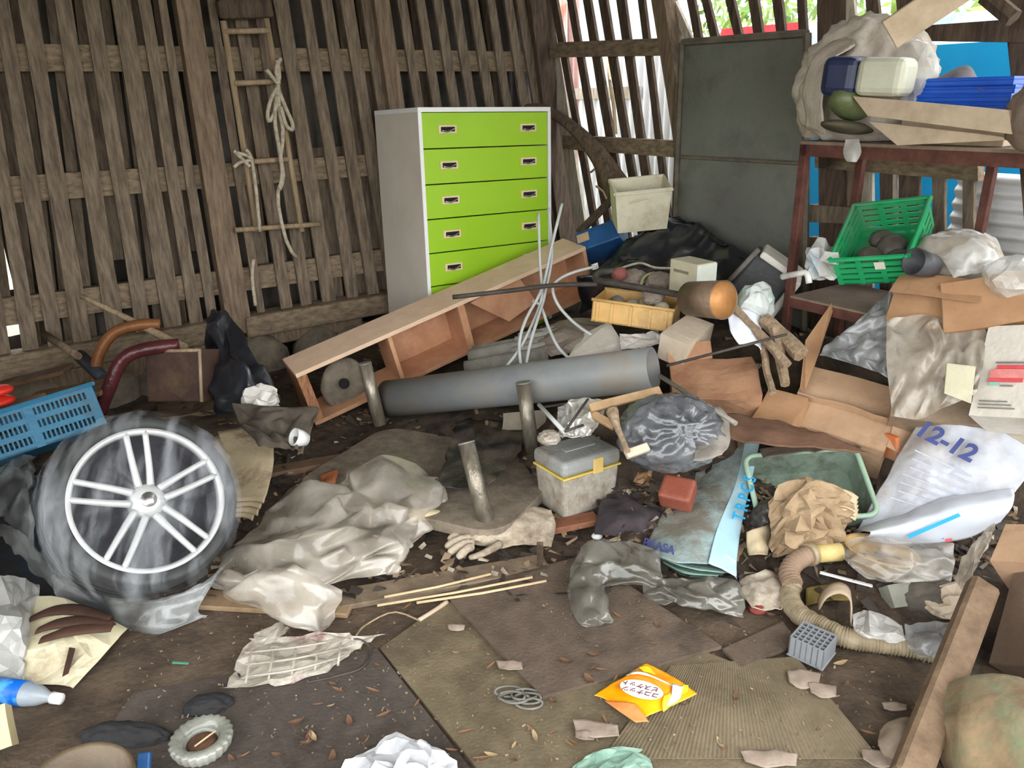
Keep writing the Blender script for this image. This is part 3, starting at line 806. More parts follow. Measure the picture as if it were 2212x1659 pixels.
# corrugated tile pieces behind the pipe
M_TILE = mat('grey_slate_tile', RGB(112, 108, 98), RGB(146, 142, 130), rough=.85, dirt=RGB(92, 84, 72), dirt_amt=.35)
rows = []
TT2 = F3(D(1000, 812, 3.708), D(1236, 770, 3.540), D(1012, 770, 3.842))
for i in range(7):
    rows.append([TT2 @ Vector((.43 * i / 6, 0.0, 0)) + (TT2.to_3x3() @ Vector((0, 0, 1))) * (.24 * j / 24) + (TT2.to_3x3() @ Vector((0, 1, 0))) * (.018 * math.sin(j / 24 * 2 * math.pi * 2.5) - .01) for j in range(25)])
tag(MB().grid(rows).build('roof_tile', M_TILE, thick=.012), 'grey wavy roofing tile lying behind the pipe', 'tile')
rows2 = [[p + Vector((.1, .02, .035)) for p in r] for r in rows[2:]]
tag(MB().grid(rows2).build('roof_tile', mat('dusty_tile', RGB(150, 146, 138), RGB(176, 172, 164), rough=.85), thick=.012), 'paler wavy roofing tile on top of the other tile', 'tile')
M_TARP = mat('dusty_pinkgrey_cloth', RGB(126, 112, 102), RGB(156, 142, 130), rough=.9)
tag(facets(pd([[(1150, 720, 3.856), (1220, 690, 3.856), (1300, 690, 3.800)], [(1160, 745, 3.686), (1230, 720, 3.629), (1320, 730, 3.573)], [(1190, 770, 3.573), (1250, 760, 3.516), (1330, 765, 3.459)]]), 6, 7, 0.02, 1848).build('dusty_cloth', M_TARP, thick=.003), 'dusty pinkish-grey cloth behind the grey pipe', 'cloth')
# folded white carton lying like a tent
M_WCARD = mat('white_card', RGB(206, 198, 184), RGB(222, 214, 202), rough=.8, dirt=RGB(170, 156, 138), dirt_amt=.3)
A, B, Cc, Dd = D(1228, 770, 3.457), D(1344, 738, 3.435), D(1258, 722, 3.595), D(1316, 694, 3.572)
E_, F_ = A - Vector((0, 0, .07)), B - Vector((0, 0, .08))
G_, H_ = Cc - Vector((0, 0, .13)) + Vector((0, .1, 0)), Dd - Vector((0, 0, .13)) + Vector((0, .1, 0))
tag(MB().add([A, B, Dd, Cc, E_, F_, H_, G_], [(0, 1, 2, 3), (0, 4, 5, 1), (1, 5, 6, 2), (3, 2, 6, 7), (0, 3, 7, 4), (4, 7, 6, 5)]).build('white_carton', M_WCARD), 'white carton with sloping top behind the pipe', 'carton')
tag(facets(pd([[(1338, 720, 3.435), (1380, 725, 3.412), (1420, 712, 3.435)], [(1342, 755, 3.378), (1390, 752, 3.343), (1432, 740, 3.378)]]), 5, 6, 0.018, 1600).build('white_rag', mat('white_rag', RGB(206, 200, 192), RGB(224, 218, 210), rough=.9), thick=.003), 'crumpled white rag over the open pipe end', 'rag')
# yellow tray with scrap in it
M_YTRAY = mat('amber_tray', RGB(206, 160, 92), RGB(224, 184, 120), rough=.5, dirt=RGB(170, 136, 92), dirt_amt=.25)
TY = FR((.36, 3.33, .60), -2, 4, -20.5)
ty = thing('plastic_tray', 'amber plastic tray with ribbed sides full of scrap', 'tray', TY @ Vector((.17, .11, 0)))
MB().box(TY, (.36, .24, .006)).build('bottom', M_YTRAY, ty)
for k, (o_, d_) in enumerate((((0, 0, 0), (.36, .006, .1)), ((0, .234, 0), (.36, .006, .1)), ((0, 0, 0), (.006, .24, .1)), ((.354, 0, 0), (.006, .24, .1)))):
    w_ = MB().box(TY @ Matrix.Translation(o_), d_, .001).build('tray_side', M_YTRAY, ty)
    if k == 0:
        for r in (.02, .085, .17, .255, .325):
            MB().box(TY @ Matrix.Translation((r, -.006, .005)), (.012, .007, .085)).build('rib', M_YTRAY, w_)
MB().tube([TY @ Vector(p) for p in ((-.004, -.004, .1), (.364, -.004, .1))], .008, 6).build('rim', M_YTRAY, ty)
MB().tube([TY @ Vector(p) for p in ((-.004, .244, .1), (.364, .244, .1))], .008, 6).build('rim', M_YTRAY, ty)
for i, (u, v, r) in enumerate(((.06, .1, .035), (.1, .06, .03), (.16, .12, .04), (.22, .1, .03), (.28, .14, .035), (.3, .06, .03))):
    tag(blob(TY @ Matrix.Translation((u, v, .06 + .03 * (i % 2))), (r, r, r * .8), i, .15, 2, 2).build('scrap_lump', mat('scrap_lump%d' % (i % 3), *[(RGB(150, 132, 100), RGB(176, 160, 128)), (RGB(96, 88, 78), RGB(130, 120, 108)), (RGB(170, 160, 142), RGB(196, 186, 168))][i % 3])),
        ['tan lump at the left end inside the amber tray', 'grey lump beside the tan one inside the amber tray', 'large pale lump in the middle of the amber tray', 'tan lump right of the middle inside the amber tray', 'grey lump at the back of the amber tray', 'pale lump at the right end of the amber tray'][i], 'scrap', 'scrap lumps in the amber tray')
# wire basket behind the tray
wbk = thing('wire_basket', 'black wire grid basket behind the amber tray', 'basket', D(1390, 620, 3.6))
T = F3(D(1345, 618, 3.62), D(1440, 622, 3.55), D(1345, 588, 3.64))
for i in range(9): MB().tube([T @ Vector((.21 * i / 8, 0, 0)), T @ Vector((.21 * i / 8, 0, .09))], .003, 5).build('wire', M_BLACKROD, wbk)
for i in range(5): MB().tube([T @ Vector((0, 0, .09 * i / 4)), T @ Vector((.21, 0, .09 * i / 4))], .003, 5).build('wire', M_BLACKROD, wbk)
MB().tube(spline([T @ Vector((-.06, .03, .09)), T @ Vector((.06, .0, .12)), T @ Vector((.14, 0, .1)), T @ Vector((.24, .0, .1))], 12), .006, 6).build('basket_rim', M_ROPE, wbk)
tag(MB().tube(spline([D(1384, 622, 3.5), D(1390, 600, 3.5), D(1410, 590, 3.52), D(1440, 592, 3.54)], 12), .007, 6).build('cord', mat('yellowish_cord', RGB(140, 138, 100), RGB(166, 162, 124))), 'yellowish cord looped over the wire basket', 'cord')
for i, (x, y, dp, r) in enumerate(((1370, 600, 3.58, .05), (1425, 608, 3.52, .055), (1412, 640, 3.42, .05))):
    tag(blob(FR(D(x, y, dp), 0, 0, 20 * i), (r, r * .8, r * .7), 20 + i, .2, 2, 3, smooth=False).build('dusty_lump', M_TARP), ['grey dusty lump left of the wire basket', 'grey dusty lump right of the wire basket', 'dusty lump behind the tray under the handle'][i], 'lump')
# cartons
M_BCARD = mat('beige_carton', RGB(186, 178, 150), RGB(204, 196, 170), rough=.85, dirt=RGB(150, 138, 112), dirt_amt=.25)
M_PCARD = mat('pale_green_label', RGB(196, 200, 186), RGB(208, 212, 200), rough=.8)
T = FR((.775, 3.133, .72), 0, 0, 30.5)
c4 = thing('beige_carton', 'small upright beige carton with pale label on its side', 'carton', T @ Vector((.06, .08, 0)))
MB().box(T, (.11, .165, .165), .004).build('body', M_BCARD, c4)
MB().box(T @ Matrix.Translation((.0, -.001, .06)), (.111, .002, .1)).build('label_patch', M_PCARD, c4)
MB().box(T @ Matrix.Translation((-.001, .05, .115)), (.002, .09, .012)).build('print_line', mat('faded_print', RGB(120, 110, 92), RGB(140, 130, 110)), c4)
M_PINKC = mat('buff_carton', RGB(190, 172, 150), RGB(208, 192, 170), rough=.85, dirt=RGB(150, 130, 108), dirt_amt=.3)
T = FR((.70, 2.97, .488), 12.6, -9.1, 47.8)
tag(crumple_box(T, (.22, .127, .12), 4, .005, 8, 4).build('buff_carton', M_PINKC), 'tilted buff carton right of the pipe end', 'carton')
# black plastic heap before the grey door
tag(sheet([[G(1250, 680, .4), D(1330, 640, 3.75), D(1420, 650, 3.7), D(1520, 660, 3.6), D(1625, 690, 3.3)],
           [D(1248, 600, 4.0), D(1340, 560, 3.95), D(1440, 540, 3.9), D(1530, 570, 3.75), D(1630, 600, 3.5)],
           [D(1290, 560, 4.2), D(1370, 500, 4.12), D(1450, 455, 4.08), D(1530, 490, 3.86), D(1625, 545, 3.6)],
           [D(1310, 560, 4.4), D(1380, 510, 4.28), D(1460, 470, 4.18), D(1530, 510, 3.95), D(1620, 560, 3.68)]], 44, 50, .035, 5, 12).build('black_plastic', M_BAGBLACK, thick=.003), 'big heap of black plastic sheeting below the grey door', 'plastic')
# white flowerpot-like box
M_POT = mat('ivory_plastic', RGB(206, 198, 170), RGB(220, 212, 188), rough=.6, dirt=RGB(166, 152, 120), dirt_amt=.35)
T = FR((.565, 4.05, .86), 14, -4, 2)
pot = thing('ivory_tub', 'ivory plastic tub standing on the black plastic heap', 'tub', T @ Vector((.14, .09, 0)))
def taper(T, b, t, h, th, m, root, name='tub_side'):
    """open tub: bottom size b, top size t"""
    bx0, by0, tx, ty_ = b[0] / 2, b[1] / 2, t[0] / 2, t[1] / 2
    def ring(sx, sy, z): return [T @ Vector(p) for p in ((-sx, -sy, z), (sx, -sy, z), (sx, sy, z), (-sx, sy, z))]
    o0, o1, i1, i0 = ring(bx0, by0, 0), ring(tx, ty_, h), ring(tx - th, ty_ - th, h), ring(bx0 - th, by0 - th, th)
    for k in range(4):
        j = (k + 1) % 4
        MB().add([o0[k], o0[j], o1[j], o1[k], i0[k], i0[j], i1[j], i1[k]], [(0, 1, 2, 3), (7, 6, 5, 4), (3, 2, 6, 7), (0, 4, 5, 1), (1, 5, 6, 2), (0, 3, 7, 4)]).build(name, m, root)
    MB().add(o0 + i0, [(0, 3, 2, 1), (4, 5, 6, 7), (0, 1, 5, 4), (1, 2, 6, 5), (2, 3, 7, 6), (3, 0, 4, 7)]).build('bottom', m, root)
    MB().tube(o1 + [o1[0]], th * 1.3, 6, smooth=False).build('rim', m, root)
taper(T @ Matrix.Translation((.14, .1, 0)), (.26, .17), (.29, .2), .22, .008, M_POT, pot)
MB().tube(spline([T @ Vector(p) for p in ((.07, -.005, .17), (.11, -.012, .185), (.16, -.008, .185))], 8), .004, 6).build('moulded_arc', M_POT, pot)
# blue box, tape
M_BLUEBOX = mat('dark_blue_plastic', RGB(32, 72, 118), RGB(44, 92, 146), rough=.45)
T = F3(D(1248, 545, 4.25), D(1340, 512, 4.15), D(1246, 505, 4.28))
bb = thing('blue_box', 'dark blue plastic box with tan tape beside the bookcase', 'box', T @ Vector((.1, .1, -.05)))
MB().box(T, (.25, .2, .12), .008).build('body', M_BLUEBOX, bb)
MB().box(T @ Matrix.Translation((.01, -.002, .05)), (.07, .003, .05)).build('tape', mat('tan_tape', RGB(180, 150, 116), RGB(196, 166, 132)), bb)
tag(MB().box(F3(D(1318, 492, 4.2), D(1345, 476, 4.15), D(1318, 470, 4.22)), (.07, .1, .03), .004).build('blue_bag_scrap', mat('light_blue', RGB(84, 168, 226), RGB(110, 186, 236))), 'light blue plastic scrap behind the ivory tub', 'scrap')
tag(plank(D(1250, 505, 4.5), D(1330, 425, 4.45), .05, .015, up=Vector((-.5, -.7, .4))).build('lath', M_SLATD), 'dark lath leaning up behind the blue box', 'lath')
# curved dark board sweeping from chest top to the tub
pts = [D(1140, 226, 4.65), D(1180, 228, 4.6), D(1240, 262, 4.5), D(1300, 315, 4.4), D(1340, 365, 4.35), D(1372, 408, 4.3)]
wd = [.02, .05, .06, .10, .15, .17]
c = spline(pts, 24)
ws = [w.x for w in spline([Vector((w, 0, 0)) for w in wd], 24)]
dn = Vector((-.6, -.15, -.78)).normalized()
tag(MB().grid([[c[i] + dn * (ws[i] * j / 4) + Vector((-.4, -.6, 0)) * (.03 * math.sin(math.pi * j / 4)) for j in range(5)] for i in range(25)]).build('curved_bark', wood('dark_bark', RGB(64, 52, 42), RGB(104, 88, 70)), thick=.012), 'curved dark strip of bark leaning from chest to tub', 'bark')
tag(MB().tube(spline([BW(1312, 130, -.3), RW(1318, 180, .04), RW(1326, 230, .04), RW(1330, 290, .04)], 10), .01, 6).build('dry_stalk', mat('straw', RGB(196, 168, 130), RGB(214, 188, 150))), 'dry tan stalk hanging in the lath wall', 'stalk')
for i, (x0, y0, x1, y1) in enumerate(((1276, 372, 1302, 350), (1288, 402, 1312, 432), (1300, 400, 1316, 385))):
    tag(MB().tube([RW(x0, y0, .05), RW((x0 + x1) / 2 + 4, (y0 + y1) / 2 - 3, .07), RW(x1, y1, .06)], .007, 5).build('dry_twig', MATS['straw']), ['dry twig poking up through the laths above blue box', 'dry twig hanging down through the laths above blue box', 'short dry twig between the other two above blue box'][i], 'twig', 'dry twigs in the lath wall')
# black and white cool box on its edge
M_GREYBLK = mat('charcoal_plastic', RGB(48, 48, 50), RGB(66, 66, 66), rough=.55)
M_LID = mat('offwhite_plastic', RGB(206, 200, 188), RGB(220, 214, 204), rough=.5, dirt=RGB(176, 164, 146), dirt_amt=.25)
o_, xx, zz_ = D(1700, 650, 3.05), D(1594, 612, 3.2), D(1697, 602, 3.1)
T = F3(D(1594, 618, 3.22), D(1700, 655, 3.02), D(1640, 535, 3.2))
cb = thing('cool_box', 'charcoal cool box with off-white lid tipped on edge', 'cool box', T @ Vector((.1, .1, 0)))
TQ = FR(D(1648, 603, 3.445), 0, 32, -22)
MB().cbox(TQ, (.2, .2, .19), .012).build('body', M_GREYBLK, cb)
MB().cbox(TQ @ Matrix.Translation((.118, 0, -.0)), (.035, .215, .2), .012).build('lid', M_LID, cb)
MB().cbox(TQ @ Matrix.Translation((.02, -.02, .108)), (.2, .2, .03), .008).build('side_cover', M_LID, cb)
MB().tube([TQ @ Vector(p) for p in ((-.12, -.115, -.08), (-.1, -.115, .12))], .012, 8).build('carry_bar', mat('grey_bar', RGB(96, 92, 86), RGB(116, 112, 104)), cb)
# white plastic bag hanging at the rack post
M_FILMW = mat('white_film', RGB(206, 202, 194), RGB(228, 226, 220), rough=.3, spec=.6, film=.42, bump=.3, bscale=20)
tag(facets(pd([[(1748, 540, 3.08), (1775, 528, 3.1), (1812, 535, 3.1)], [(1742, 570, 3.0), (1775, 560, 2.96), (1822, 570, 3.0)], [(1746, 598, 3.04), (1780, 604, 3.02), (1818, 600, 3.05)]]), 7, 7, .04, 31, fine=.1).build('white_bag', M_FILMW, thick=.002), 'white plastic bag knotted at the rusty rack post', 'bag')
tag(MB().tube(spline([D(1690, 598, 2.98), D(1720, 592, 2.92), D(1742, 590, 2.9), D(1748, 612, 2.9)], 10), .012, 8).build('bag_tie', M_FILMW), 'twisted end of the white bag across the cool box', 'bag')

# ---- cardboard boxes in the middle right
M_CARD = mat('brown_card', RGB(158, 118, 84), RGB(180, 140, 104), rough=.85, scale=5, dirt=RGB(120, 88, 64), dirt_amt=.3, bump=.1)
M_CARDL = mat('light_card', RGB(172, 138, 108), RGB(190, 156, 124), rough=.85, scale=5, dirt=RGB(140, 108, 82), dirt_amt=.3, bump=.1)
M_CARDP = mat('stained_card', RGB(140, 98, 72), RGB(176, 136, 104), rough=.85, scale=6, dirt=RGB(122, 62, 44), dirt_amt=.3)
def card(pts, d, lab, m=M_CARD, amp=.012, seed=0, skip=(), name='cardboard_box', seg=7, flaps=()):
    T = F3(*pts)
    mb = crumple_box(T, d, seg, amp, 6, seed, skip)
    root = thing(name, lab, 'cardboard box', T @ Vector((d[0] / 2, d[1] / 2, 0)))
    mb.build('carton_body', m, root, thick=.004)
    for (o, a, b) in flaps:
        g = [[T @ (Vector(o) + Vector(a) * (i / 5) + Vector(b) * (j / 5)) for j in range(6)] for i in range(6)]
        g = [[p + noise.noise_vector(p * 7 + Vector((seed, 0, 0))) * .012 for p in r] for r in g]
        MB().grid(g, smooth=False).build('flap', m, root, thick=.004)
    return root
card((D(1455, 870, 2.998), D(1655, 855, 2.943), D(1490, 745, 3.216)), (.33, .24, .23), 'stained reddish-brown carton right of the pipe end', M_CARDP, .02, 3, ('top',), flaps=(((0, 0, .23), (.17, .0, 0), (0, -.05, .06)),))
card((D(1700, 908, 2.950), D(1885, 965, 2.800), D(1738, 768, 3.101)), (.35, .23, .28), 'large tan carton lying open-flapped above the green tray', M_CARDL, .012, 5, flaps=(((.0, -.004, .115), (.35, 0, .0), (0, -.035, .0)), ((.35, 0, .02), (.0, .0, .23), (.07, .035, 0))))
tag(MB().slab([D(1728, 840, 2.987), D(1740, 735, 3.032), D(1796, 655, 3.101), D(1800, 668, 3.101), D(1770, 760, 3.032), D(1738, 850, 2.964)], Vector((.6, .7, .2)).normalized(), .005).build('cardboard_shard', M_CARD), 'pointed strip of cardboard standing up behind the tan carton', 'cardboard')
card((D(1622, 900, 2.979), D(1712, 925, 2.865), D(1640, 815, 3.093)), (.16, .16, .15), 'small crushed brown carton between two larger ones', M_CARD, .02, 8, ('top',))
tag(sheet(pd([[(1480, 900, 2.932), (1620, 905, 2.875), (1760, 940, 2.760)], [(1560, 950, 2.783), (1680, 965, 2.702), (1880, 985, 2.587)]]), 16, 26, .012, 7, 4).build('flat_cardboard', mat('dark_card', RGB(92, 66, 50), RGB(120, 88, 68)), thick=.005), 'dark brown flattened cardboard below the tan carton', 'cardboard')
# papers, white packet behind
tag(sheet(pd([[(1572, 680, 3.127), (1605, 668, 3.127), (1640, 690, 3.127)], [(1580, 720, 3.074), (1612, 715, 3.053), (1645, 735, 3.074)], [(1596, 745, 3.032), (1625, 745, 3.021), (1650, 770, 3.032)]]), 14, 12, .01, 10, 5).build('white_packet', mat('white_paper', RGB(226, 228, 236), RGB(240, 242, 248), rough=.7), thick=.003), 'bright white paper packet under the copper can', 'packet')
tag(blob(FR(D(1630, 660, 3.180), 0, 20, 30), (.075, .053, .08), 41, .22, 1.8, 3, smooth=False).build('printed_bag', mat('printed_bag', RGB(206, 210, 206), RGB(160, 200, 180), rough=.4, scale=9, lo=.5, hi=.6)), 'small white plastic bag with green print beside packet', 'bag')
M_DRIFT = wood('splintered_wood', RGB(126, 106, 84), RGB(166, 144, 118), stretch=(3, 3, 3), scale=16, bump=.6)
for pts, r0, r1, lab in (([(1566, 640, 3.124), (1610, 690, 3.082), (1660, 740, 2.996), (1700, 790, 2.932)], .016, .02, 'splintered stick slanting down from the copper can'),
                         ([(1650, 690, 3.103), (1690, 725, 3.039), (1730, 765, 2.953)], .03, .034, 'thick broken wooden stump beside the rack leg'),
                         ([(1672, 710, 3.050), (1685, 770, 2.996), (1696, 830, 2.910)], .026, .018, 'short upright splintered stick behind crushed carton'),
                         ([(1648, 745, 3.039), (1656, 800, 2.975), (1670, 850, 2.889)], .014, .014, 'thin grey stick between packet and tan carton')):
    mb = MB().tube([p + noise.noise_vector(p * 20) * .004 for p in spline([D(*p) for p in pts], 14)], r0, 7, r1, smooth=False)
    tag(mb.build('broken_stick', M_DRIFT), lab, 'stick', 'splintered sticks')
tag(MB().tube([D(1440, 790, 2.968), D(1700, 722, 2.915)], .006, 6).build('dark_lath', M_BLACKROD), 'thin black strip slanting over the stained carton', 'strip')
tag(MB().tube([D(1425, 812, 2.992), D(1500, 860, 2.805), D(1590, 915, 2.640)], .009, 6).build('metal_rod', mat('dull_rod', RGB(112, 106, 96), RGB(150, 144, 132), rough=.5)), 'dull grey rod running down from the pipe end', 'rod')

# ---- rusty rack at the right wall and its load
RF, RBK = 2.74, 3.10
def RK(x, y, s=RF): return PL(x, y, WE * s, WE)
rk = thing('metal_rack', 'rusty angle-iron rack standing along the right wall', 'rack', RK(1740, 800))
ztop = RK(1745, 312).z
lf = RK(1743, 312)
nL = lf.dot(WN)
nR = nL - 1.15
for s_, n_ in ((RF, nL), (RF, nR), (RBK, nL - .02), (RBK, nL - .55), (RBK, nR)):
    MB().box(Matrix.Translation(SH(s_, n_, .25)) @ Matrix.Rotation(WA, 4, 'Z'), (.032, .032, ztop - .25), .003).build('leg', M_RUST, rk)
for s_ in (RF, RBK):
    MB().hexa([SH(s_, nL + .03, ztop - .045), SH(s_, nR, ztop - .045), SH(s_ + .03, nR, ztop - .045), SH(s_ + .03, nL + .03, ztop - .045),
               SH(s_, nL + .03, ztop), SH(s_, nR, ztop), SH(s_ + .03, nR, ztop), SH(s_ + .03, nL + .03, ztop)]).build('top_bar', M_RUST, rk)
    MB().hexa([SH(s_, nL, .69), SH(s_, nR, .69), SH(s_ + .03, nR, .69), SH(s_ + .03, nL, .69), SH(s_, nL, .73), SH(s_, nR, .73), SH(s_ + .03, nR, .73), SH(s_ + .03, nL, .73)]).build('shelf_bar', M_RUST, rk)
for n_ in (nL, nR):
    MB().hexa([SH(RF, n_, ztop - .045), SH(RBK, n_, ztop - .045), SH(RBK, n_ + .03, ztop - .045), SH(RF, n_ + .03, ztop - .045), SH(RF, n_, ztop), SH(RBK, n_, ztop), SH(RBK, n_ + .03, ztop), SH(RF, n_ + .03, ztop)]).build('end_bar', M_RUST, rk)
MB().hexa([SH(RF, nR, ztop), SH(RBK + .03, nR, ztop), SH(RBK + .03, nL + .03, ztop), SH(RF, nL + .03, ztop), SH(RF, nR, ztop + .012), SH(RBK + .03, nR, ztop + .012), SH(RBK + .03, nL + .03, ztop + .012), SH(RF, nL + .03, ztop + .012)]).build('shelf_plate', mat('rack_plate', RGB(110, 92, 78), RGB(140, 122, 104)), rk)
MB().hexa([SH(RF, nR, .73), SH(RBK + .03, nR, .73), SH(RBK + .03, nL, .73), SH(RF, nL, .73), SH(RF, nR, .738), SH(RBK + .03, nR, .738), SH(RBK + .03, nL, .738), SH(RF, nL, .738)]).build('shelf_plate', MATS['rack_plate'], rk)
def on(x, y, s): return PL(x, y, WE * s, WE)
M_SACKCL = mat('grubby_white_cloth', RGB(176, 162, 146), RGB(212, 202, 190), rough=.8, scale=5, dirt=RGB(150, 132, 112), dirt_amt=.35)
bd = thing('cloth_bundle', 'big grubby white cloth bundle on the rack top', 'bundle', SH(2.95, nL - .2, ztop + .012))
bcen = on(1862, 195, 2.95)
blob(FR(bcen, 0, 0, 33.6), (.17, .25, .24), 51, .12, 2.6, 5, flat=ztop + .014 - bcen.z).build('wrapped_cloth', M_SACKCL, bd)
sheet([[on(1748, 270, 2.76), on(1742, 200, 2.74), on(1770, 120, 2.78), on(1840, 82, 2.86)], [on(1790, 290, 2.7), on(1786, 215, 2.68), on(1800, 140, 2.7), on(1850, 105, 2.76)]], 10, 22, .012, 8, 3).build('cloth_fold', M_SACKCL, bd, thick=.004)
M_NAVY = mat('navy_plastic', RGB(32, 38, 64), RGB(42, 50, 82), rough=.35, bump=.03)
M_MILK = mat('milky_plastic', RGB(176, 174, 152), RGB(196, 194, 174), rough=.4, bump=.03)
jr = thing('plastic_jar', 'milky plastic jar with navy blue lid lying on the bundle', 'jar', on(1830, 215, 2.66))
a, b = on(1790, 163, 2.66), on(1950, 166, 2.7)
Tj = F3(a, b, a + Vector((0, 0, 1)))
R2 = Matrix.Rotation(math.pi / 2, 4, 'Y')
MB().box(Tj @ Matrix.Translation((.0, -.07, -.07)), (.13, .14, .135), .03, 3).build('lid', M_NAVY, jr)
MB().box(Tj @ Matrix.Translation((.125, -.066, -.066)), (.17, .13, .128), .03, 3).build('body', M_MILK, jr)
tag(blob(FR(on(1835, 225, 2.68), 0, 20, 30), (.09, .06, .05), 55, .06, 1.5, 3).build('green_bottle', mat('olive_green', RGB(84, 92, 60), RGB(104, 112, 76), rough=.4)), 'olive green bottle tucked below the navy-lidded jar', 'bottle')
tag(blob(FR(on(1830, 275, 2.68) + Vector((0, 0, .0)), 0, 8, 33), (.13, .06, .022), 56, .05, 1.5, 3).build('dark_dish', mat('dark_olive', RGB(62, 58, 44), RGB(84, 78, 60))), 'dark shallow dish under the bundle on the rack', 'dish')
tag(blob(FR(on(1968, 170, 2.85), 0, 0, 0), (.06, .08, .1), 57, .26, 1.6, 3, smooth=False).build('white_bag', M_FILMW), 'white plastic bag at the bundle end near blue trays', 'bag')
M_PLY = wood('pale_ply', RGB(172, 152, 128), RGB(196, 176, 152), stretch=(2, 2, 2), scale=5, bump=.1)
tag(MB().slab([on(1842, 208, 2.62), on(2178, 238, 2.62), on(2186, 290, 2.62), on(1874, 250, 2.62)], (WE * .25 + Vector((0, 0, -1)) * .0 + WN * .0).normalized(), .02).build('board', M_PLY), 'upper pale plywood board leaning on the rack load', 'board')
tag(MB().slab([on(1876, 262, 2.66), on(2168, 296, 2.66), on(2170, 303, 2.66), on(1938, 314, 2.66)], WE, .02).build('board', M_PLY), 'lower wedge-shaped pale board on the rack edge', 'board')
tag(plank(on(1936, 104, 2.6), on(2170, -50, 2.75), .02, .1, up=Vector((-.55, 0, .8))).build('plank', M_PLY), 'pale plank slanting up to the roof over the bundle', 'plank')
tag(MB().tube([on(2130, -10, 2.95), on(2190, 40, 2.95)], .03, 6, smooth=False).build('dark_stick', M_SLATD), 'dark broken stick above the right wall beam', 'stick')
M_BTRAY = mat('royal_blue_tray', RGB(24, 74, 178), RGB(34, 92, 200), rough=.4, bump=.03)
for i in range(5):
    zb = ztop + .10 + .026 * i
    base = SH(2.80, nL - .34, zb)
    tt = FR(base, 0, 0, 33.6 - 90 + random.uniform(-2, 2))
    root = thing('blue_tray', 'royal blue shallow tray, number %s from the top of its stack' % ['five', 'four', 'three', 'two', 'one'][i], 'tray', base, 'blue trays stacked on the rack')
    MB().box(tt, (.36, .2, .004), .001).build('tray_base', M_BTRAY, root)
    MB().tube([tt @ Vector(p) for p in ((0, 0, .02), (.36, 0, .02), (.36, .2, .02), (0, .2, .02), (0, 0, .02))], .006, 6, smooth=False).build('rim', M_BTRAY, root)
    MB().box(tt, (.36, .004, .02)).box(tt, (.004, .2, .02)).box(tt @ Matrix.Translation((.356, 0, 0)), (.004, .2, .02)).box(tt @ Matrix.Translation((0, .196, 0)), (.36, .004, .02)).build('tray_wall', M_BTRAY, root)
tag(MB().box(Matrix.Translation(SH(2.80, nL - .70, ztop + .013)) @ Matrix.Rotation(WA, 4, 'Z'), (.2, .36, .085), .004).build('board_block', M_PLY), 'pale wooden block under the blue tray stack', 'block')
tag(sheet([[on(2008, 182, 2.8), on(2060, 176, 2.8), on(2128, 190, 2.8)], [on(2018, 165, 2.9), on(2090, 140, 2.9), on(2122, 180, 2.9)], [on(2030, 176, 3.0), on(2090, 160, 3.0), on(2126, 184, 3.0)]], 12, 14, .008, 10, 3).build('grey_cloth', mat('mauve_grey_cloth', RGB(92, 86, 90), RGB(120, 112, 116), rough=.8), thick=.003), 'small peaked grey cloth on top of the blue trays', 'cloth')
tag(blob(FR(on(2250, 250, 2.7), 0, 0, 0), (.08, .1, .1), 61, .12, 2, 4).build('brown_sack', mat('brown_sack', RGB(112, 96, 82), RGB(140, 122, 106), rough=.9)), 'brown sack at the right end of the rack top', 'sack')
tag(sheet([[on(1828, 302, 2.72), on(1858, 300, 2.72)], [on(1824, 330, 2.71), on(1862, 328, 2.71)], [on(1832, 348, 2.71), on(1852, 350, 2.71)]], 8, 8, .008, 14, 3).build('film_scrap', M_FILMW, thick=.002), 'clear plastic scrap hanging from the rack edge', 'plastic')

# ---- green crate and the bags behind it
M_GCRATE = mat('green_crate', RGB(22, 142, 84), RGB(36, 160, 98), rough=.45, dirt=RGB(96, 132, 104), dirt_amt=.35, bump=.08)
gc = thing('green_crate', 'bright green slotted plastic crate tilted towards the viewer', 'crate', D(1870, 600, 2.75))
TG = FR((1.30, 2.97, .829), 30.8, -10.3, -42)
slotted_crate(TG, (.27, .335, .128), .007, M_GCRATE, gc, 4, 3, 0, .3)
MB().box(TG @ Matrix.Translation((.15, -.003, .07)), (.037, .002, .033)).build('paper_label', M_WCARD, gc)
for i, (u, v, r) in enumerate(((.09, .11, .046), (.16, .17, .05), (.2, .09, .04), (.11, .22, .04))):
    tag(blob(TG @ Matrix.Translation((u, v, .04)), (r, r, r * .7), 70 + i, .14, 2, 3).build('dark_scrap', mat('grimy_scrap', RGB(60, 56, 50), RGB(112, 104, 94), rough=.5)), ['grimy scrap at the left side inside the green crate', 'largest grimy scrap in the middle of the green crate', 'grimy scrap at the right side inside the green crate', 'grimy scrap at the far end inside the green crate'][i], 'scrap', 'scraps in the green crate')
M_CLEAR = mat('clear_film', RGB(196, 196, 192), RGB(226, 226, 224), rough=.18, spec=.8, film=.5, bump=.5, bscale=18)
M_CLEARD = mat('dusty_film', RGB(150, 138, 122), RGB(186, 176, 162), rough=.25, spec=.7, film=.25, bump=.4, bscale=16)
M_GREYFILM = mat('grey_film', RGB(130, 130, 130), RGB(170, 170, 170), rough=.2, spec=.8, film=.25, bump=.4, bscale=16)
tag(blob(FR(D(2070, 555, 2.856), 0, 10, 0), (.145, .1, .085), 81, .13, 2.2, 4).build('clear_bag', M_CLEARD), 'dusty clear bag lying on the carton by ribbed sheet', 'bag')
